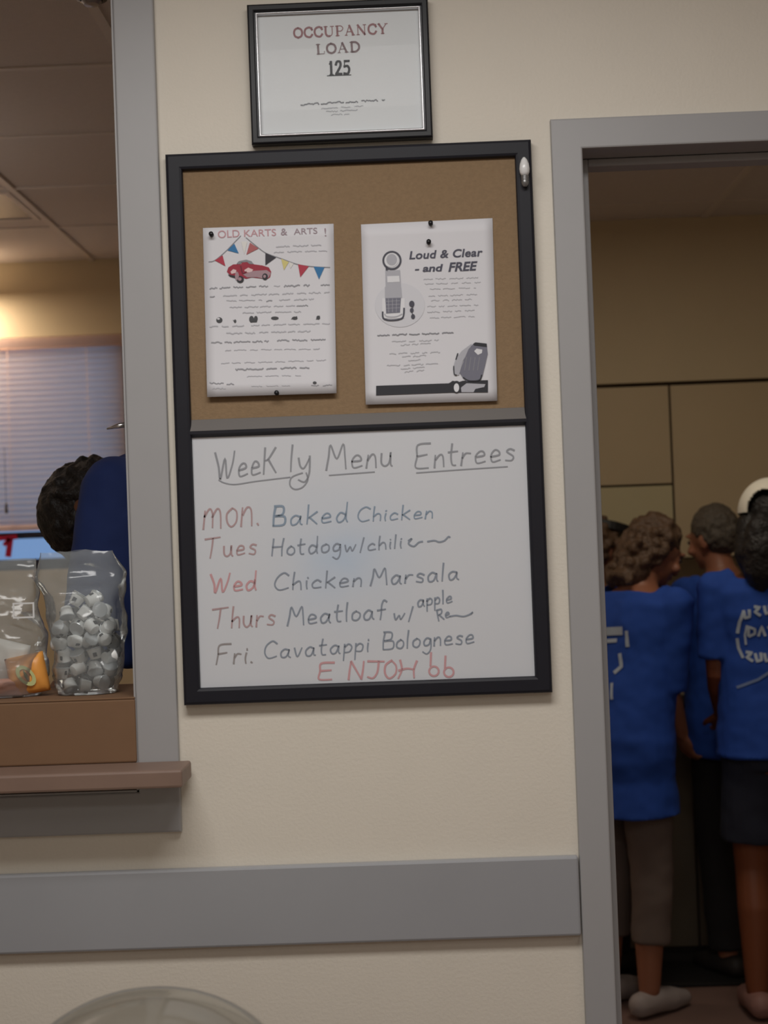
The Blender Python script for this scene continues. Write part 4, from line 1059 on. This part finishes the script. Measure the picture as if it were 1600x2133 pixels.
def shirt_print(root, sh_, m, strokes, name='shirt_print', w=.010):
    """thin marks laid on the back of the shirt: strokes in (x, z) metres of the person's own space"""
    bv = BVHTree.FromPolygons([v.co.copy() for v in sh_.data.vertices], [tuple(p.vertices) for p in sh_.data.polygons])
    bm = B()
    for st, ww in strokes:
        pts = [Vector(p) for p in st]; q = []
        for a, b in zip(pts, pts[1:]):
            n = max(2, int((b-a).length/.006))
            q += [a+(b-a)*k/n for k in range(n)]
        q.append(pts[-1]); prev = None
        for i, p in enumerate(q):
            d = q[min(i+1, len(q)-1)]-q[max(i-1, 0)]
            if d.length < 1e-6: continue
            d.normalize(); nn = Vector((-d.y, d.x))*ww/2; cur = []
            for e in (p+nn, p-nn):
                h = bv.ray_cast(Vector((e.x, -1, e.y)), Vector((0, 1, 0)))
                cur.append(Vector((e.x, h[0].y-.003, e.y)) if h[0] else None)
            if prev and all(cur) and all(prev):
                bm.faces.new([bm.verts.new(v) for v in (prev[0], cur[0], cur[1], prev[1])])
            prev = cur
    return link(name, bm, m, sh_)

M_SK1 = mat('skin_tan', (150, 98, 74), rough=.5); M_SK2 = mat('skin_brown', (126, 70, 42), rough=.5); M_SK3 = mat('skin_dark', (110, 72, 52), rough=.5)
M_BLUE = mat('blue_tshirt', (26, 70, 160), rough=.85, noise_amt=.08, noise_scale=40); M_NAVY = mat('navy_shirt', (32, 52, 110), rough=.85, noise_amt=.08, noise_scale=40)
M_BROWN = mat('brown_hair', (88, 66, 48), rough=.55, noise_amt=.4, noise_scale=60, bump=.6, bump_scale=120); M_GREYH = mat('grey_brown_hair', (84, 76, 66), rough=.55, noise_amt=.4, noise_scale=60, bump=.6, bump_scale=120)
M_BLACKH = mat('black_hair', (22, 18, 17), rough=.5, bump=.5, bump_scale=120); M_KHAKI = mat('khaki_cloth', (106, 93, 87), rough=.9, noise_amt=.1); M_SHORT = mat('dark_navy_cloth', (34, 38, 54), rough=.9, noise_amt=.1); M_DARKT = mat('black_cloth', (26, 24, 26), rough=.9)
M_PRINT = mat('white_shirt_ink', (175, 188, 204), rough=.6); M_PRINT2 = mat('pale_blue_shirt_ink', (110, 130, 170), rough=.6)
M_CAP = mat('white_cap_cloth', (232, 228, 214), rough=.8, noise_amt=.03)

ZF = 0.0
def ground(px, Y): return Vector((P(px, 1500, Y).x, Y, ZF))
l1 = ground(1299, 2.36)
p1, s1 = make_person('person with short curly brown hair, blue shirt and khaki trousers just inside the doorway', l1, math.radians(-52), 1.575, M_SK1, M_BROWN, 'curly', M_BLUE, M_KHAKI, lean=.23, head=(-.25, .30, 0),
    arms=[((-.03, .02, -.29), (.05, .13, -.46)), ((-.045, -.005, -.29), (-.09, .10, -.45))], hem=.67, sleeve=.56, lower_kind='trousers', lower_hem=.24, shoes=(156, 146, 144), girth=1.0)
shirt_print(p1, s1, M_PRINT, [([(-.03, 1.195), (.065, 1.20)], .026), ([(-.02, 1.165), (.045, 1.17)], .012), ([(.08, 1.20), (.085, 1.15)], .012), ([(.06, 1.13), (.07, 1.09), (.05, 1.07)], .012), ([(.05, 1.04), (.06, .99)], .010), ([(.04, .96), (.06, .93)], .010), ([(-.05, 1.05), (-.04, .98)], .012)])
l2 = ground(1617, 2.27)
p2, s2 = make_person('person in a white cap with a long black ponytail, blue printed shirt and dark shorts', l2, math.radians(2), 1.62, M_SK2, M_BLACKH, 'ponytail', M_BLUE, M_SHORT, lean=.06, head=(-.42, .05, .10),
    arms=[((-.005, .0, -.28), (.04, .17, -.42)), ((.06, .02, -.28), (.01, .2, -.42))], hem=.84, sleeve=.45, lower_kind='shorts', lower_hem=.56, shoes=(146, 108, 100), girth=1.0, cap=M_CAP,
    stance=[((-.085, 0, .86), (-.095, .015, .47), (-.105, -.025, .085)), ((.085, 0, .86), (.10, .015, .47), (.12, -.02, .085))])
def blk(x, z, pts, w=.007, k=1.0): return ([(x+a*k, z+b*k) for a, b in pts], w)
GL = {'D': [(0, 0), (0, .03), (.018, .022), (.018, .008), (0, 0)], 'A': [(0, 0), (.01, .03), (.02, 0)], 'Y': [(0, .03), (.01, .015), (.02, .03), (.01, .015), (.01, 0)], 'x': [(0, .024), (.003, 0), (.016, .004), (.016, .026)], 'z': [(0, .028), (.017, .026), (.002, .012), (.018, 0)]}
st = []
for i, ch in enumerate('xzx'): st.append(blk(-.112+.030*i, 1.232+.006*i, GL[ch], .009))
for i, ch in enumerate('DAY'): st.append(blk(-.100+.028*i, 1.175, GL[ch], .008))
for i, ch in enumerate('zxx'): st.append(blk(-.110+.026*i, 1.10, GL[ch], .009))
st += [([(-.112, 1.25), (-.124, 1.22), (-.130, 1.185)], .009), ([(-.131, 1.17), (-.128, 1.14), (-.118, 1.11)], .008), ([(-.104, 1.21), (-.110, 1.18), (-.108, 1.15)], .006)]
shirt_print(p2, s2, M_PRINT, st)
shirt_print(p2, s2, M_PRINT2, [([(.020, 1.19), (.016, 1.15), (.0, 1.10), (.03, 1.12), (.06, 1.15)], .014), ([(-.14, 1.02), (-.08, 1.045), (-.01, 1.09)], .008)], name='shirt_print')
l3 = ground(1530, 2.73)
p3, s3 = make_person('person with short grey-brown hair and blue shirt, standing behind the white cap', l3, math.radians(28), 1.585, M_SK1, M_GREYH, 'short', M_BLUE, M_DARKT, lean=.08, head=(.25, .15, 0), hem=.80, lower_kind='trousers', lower_hem=.10, shoes=(40, 36, 36),
    arms=[((-.0, .06, -.26), (.05, .24, -.19)), ((.02, .06, -.26), (-.05, .24, -.19))], voxel=.007)
l4 = ground(1226, 2.79)
p4, s4 = make_person('person with brown hair and a dark visor half hidden by the door frame', l4, math.radians(-48), 1.56, M_SK1, M_BROWN, 'curly', M_BLUE, M_DARKT, lean=.08, head=(0, .2, 0), hem=.80, lower_kind='trousers', lower_hem=.10, shoes=(40, 36, 36),
    arms=[((-.02, -.01, -.28), (.03, .06, -.50)), ((.02, -.01, -.28), (-.03, .06, -.50))], voxel=.007)
# dark visor of that person
bm = B(); sc4 = 1.56/1.7
for th in (0,):
    lathe(bm, [(.100, 0), (.103, .002), (.103, .028), (.100, .030)], seg=36)
for v in bm.verts: v.co = Vector((v.co.x*.93, v.co.y*1.06, v.co.z))
n = 16; g0 = []
for k in range(n+1):
    a = math.pi*(.1+.8*k/n); g0.append((bm.verts.new((.094*math.cos(a), .106*math.sin(a), .004)), bm.verts.new((.09*math.cos(a), .05+.15*math.sin(a), -.012))))
for k in range(n): bm.faces.new((g0[k][0], g0[k+1][0], g0[k+1][1], g0[k][1]))
vs_ = link('visor', bm, mat('black_visor', (14, 13, 15), rough=.5), p4)
vs_.location = (0, .135, 1.652*sc4-.012); vs_.rotation_euler = (-.28, 0, 0)
l5 = ground(575, .58)
p5, s5 = make_person('person in a navy shirt with head bowed behind the bags in the pass-through', l5, math.radians(66), 1.985, M_SK3, M_BLACKH, 'short', M_NAVY, M_DARKT, lean=.45, head=(.1, 1.5, 0), hem=.80, sleeve=.56, lower_kind='trousers', lower_hem=.10, shoes=(40, 36, 36),
    arms=[((-.05, .02, -.29), (.0, .20, -.42)), ((.05, .02, -.29), (.0, .20, -.42))], lift=(.05, .05), girth=1.1)
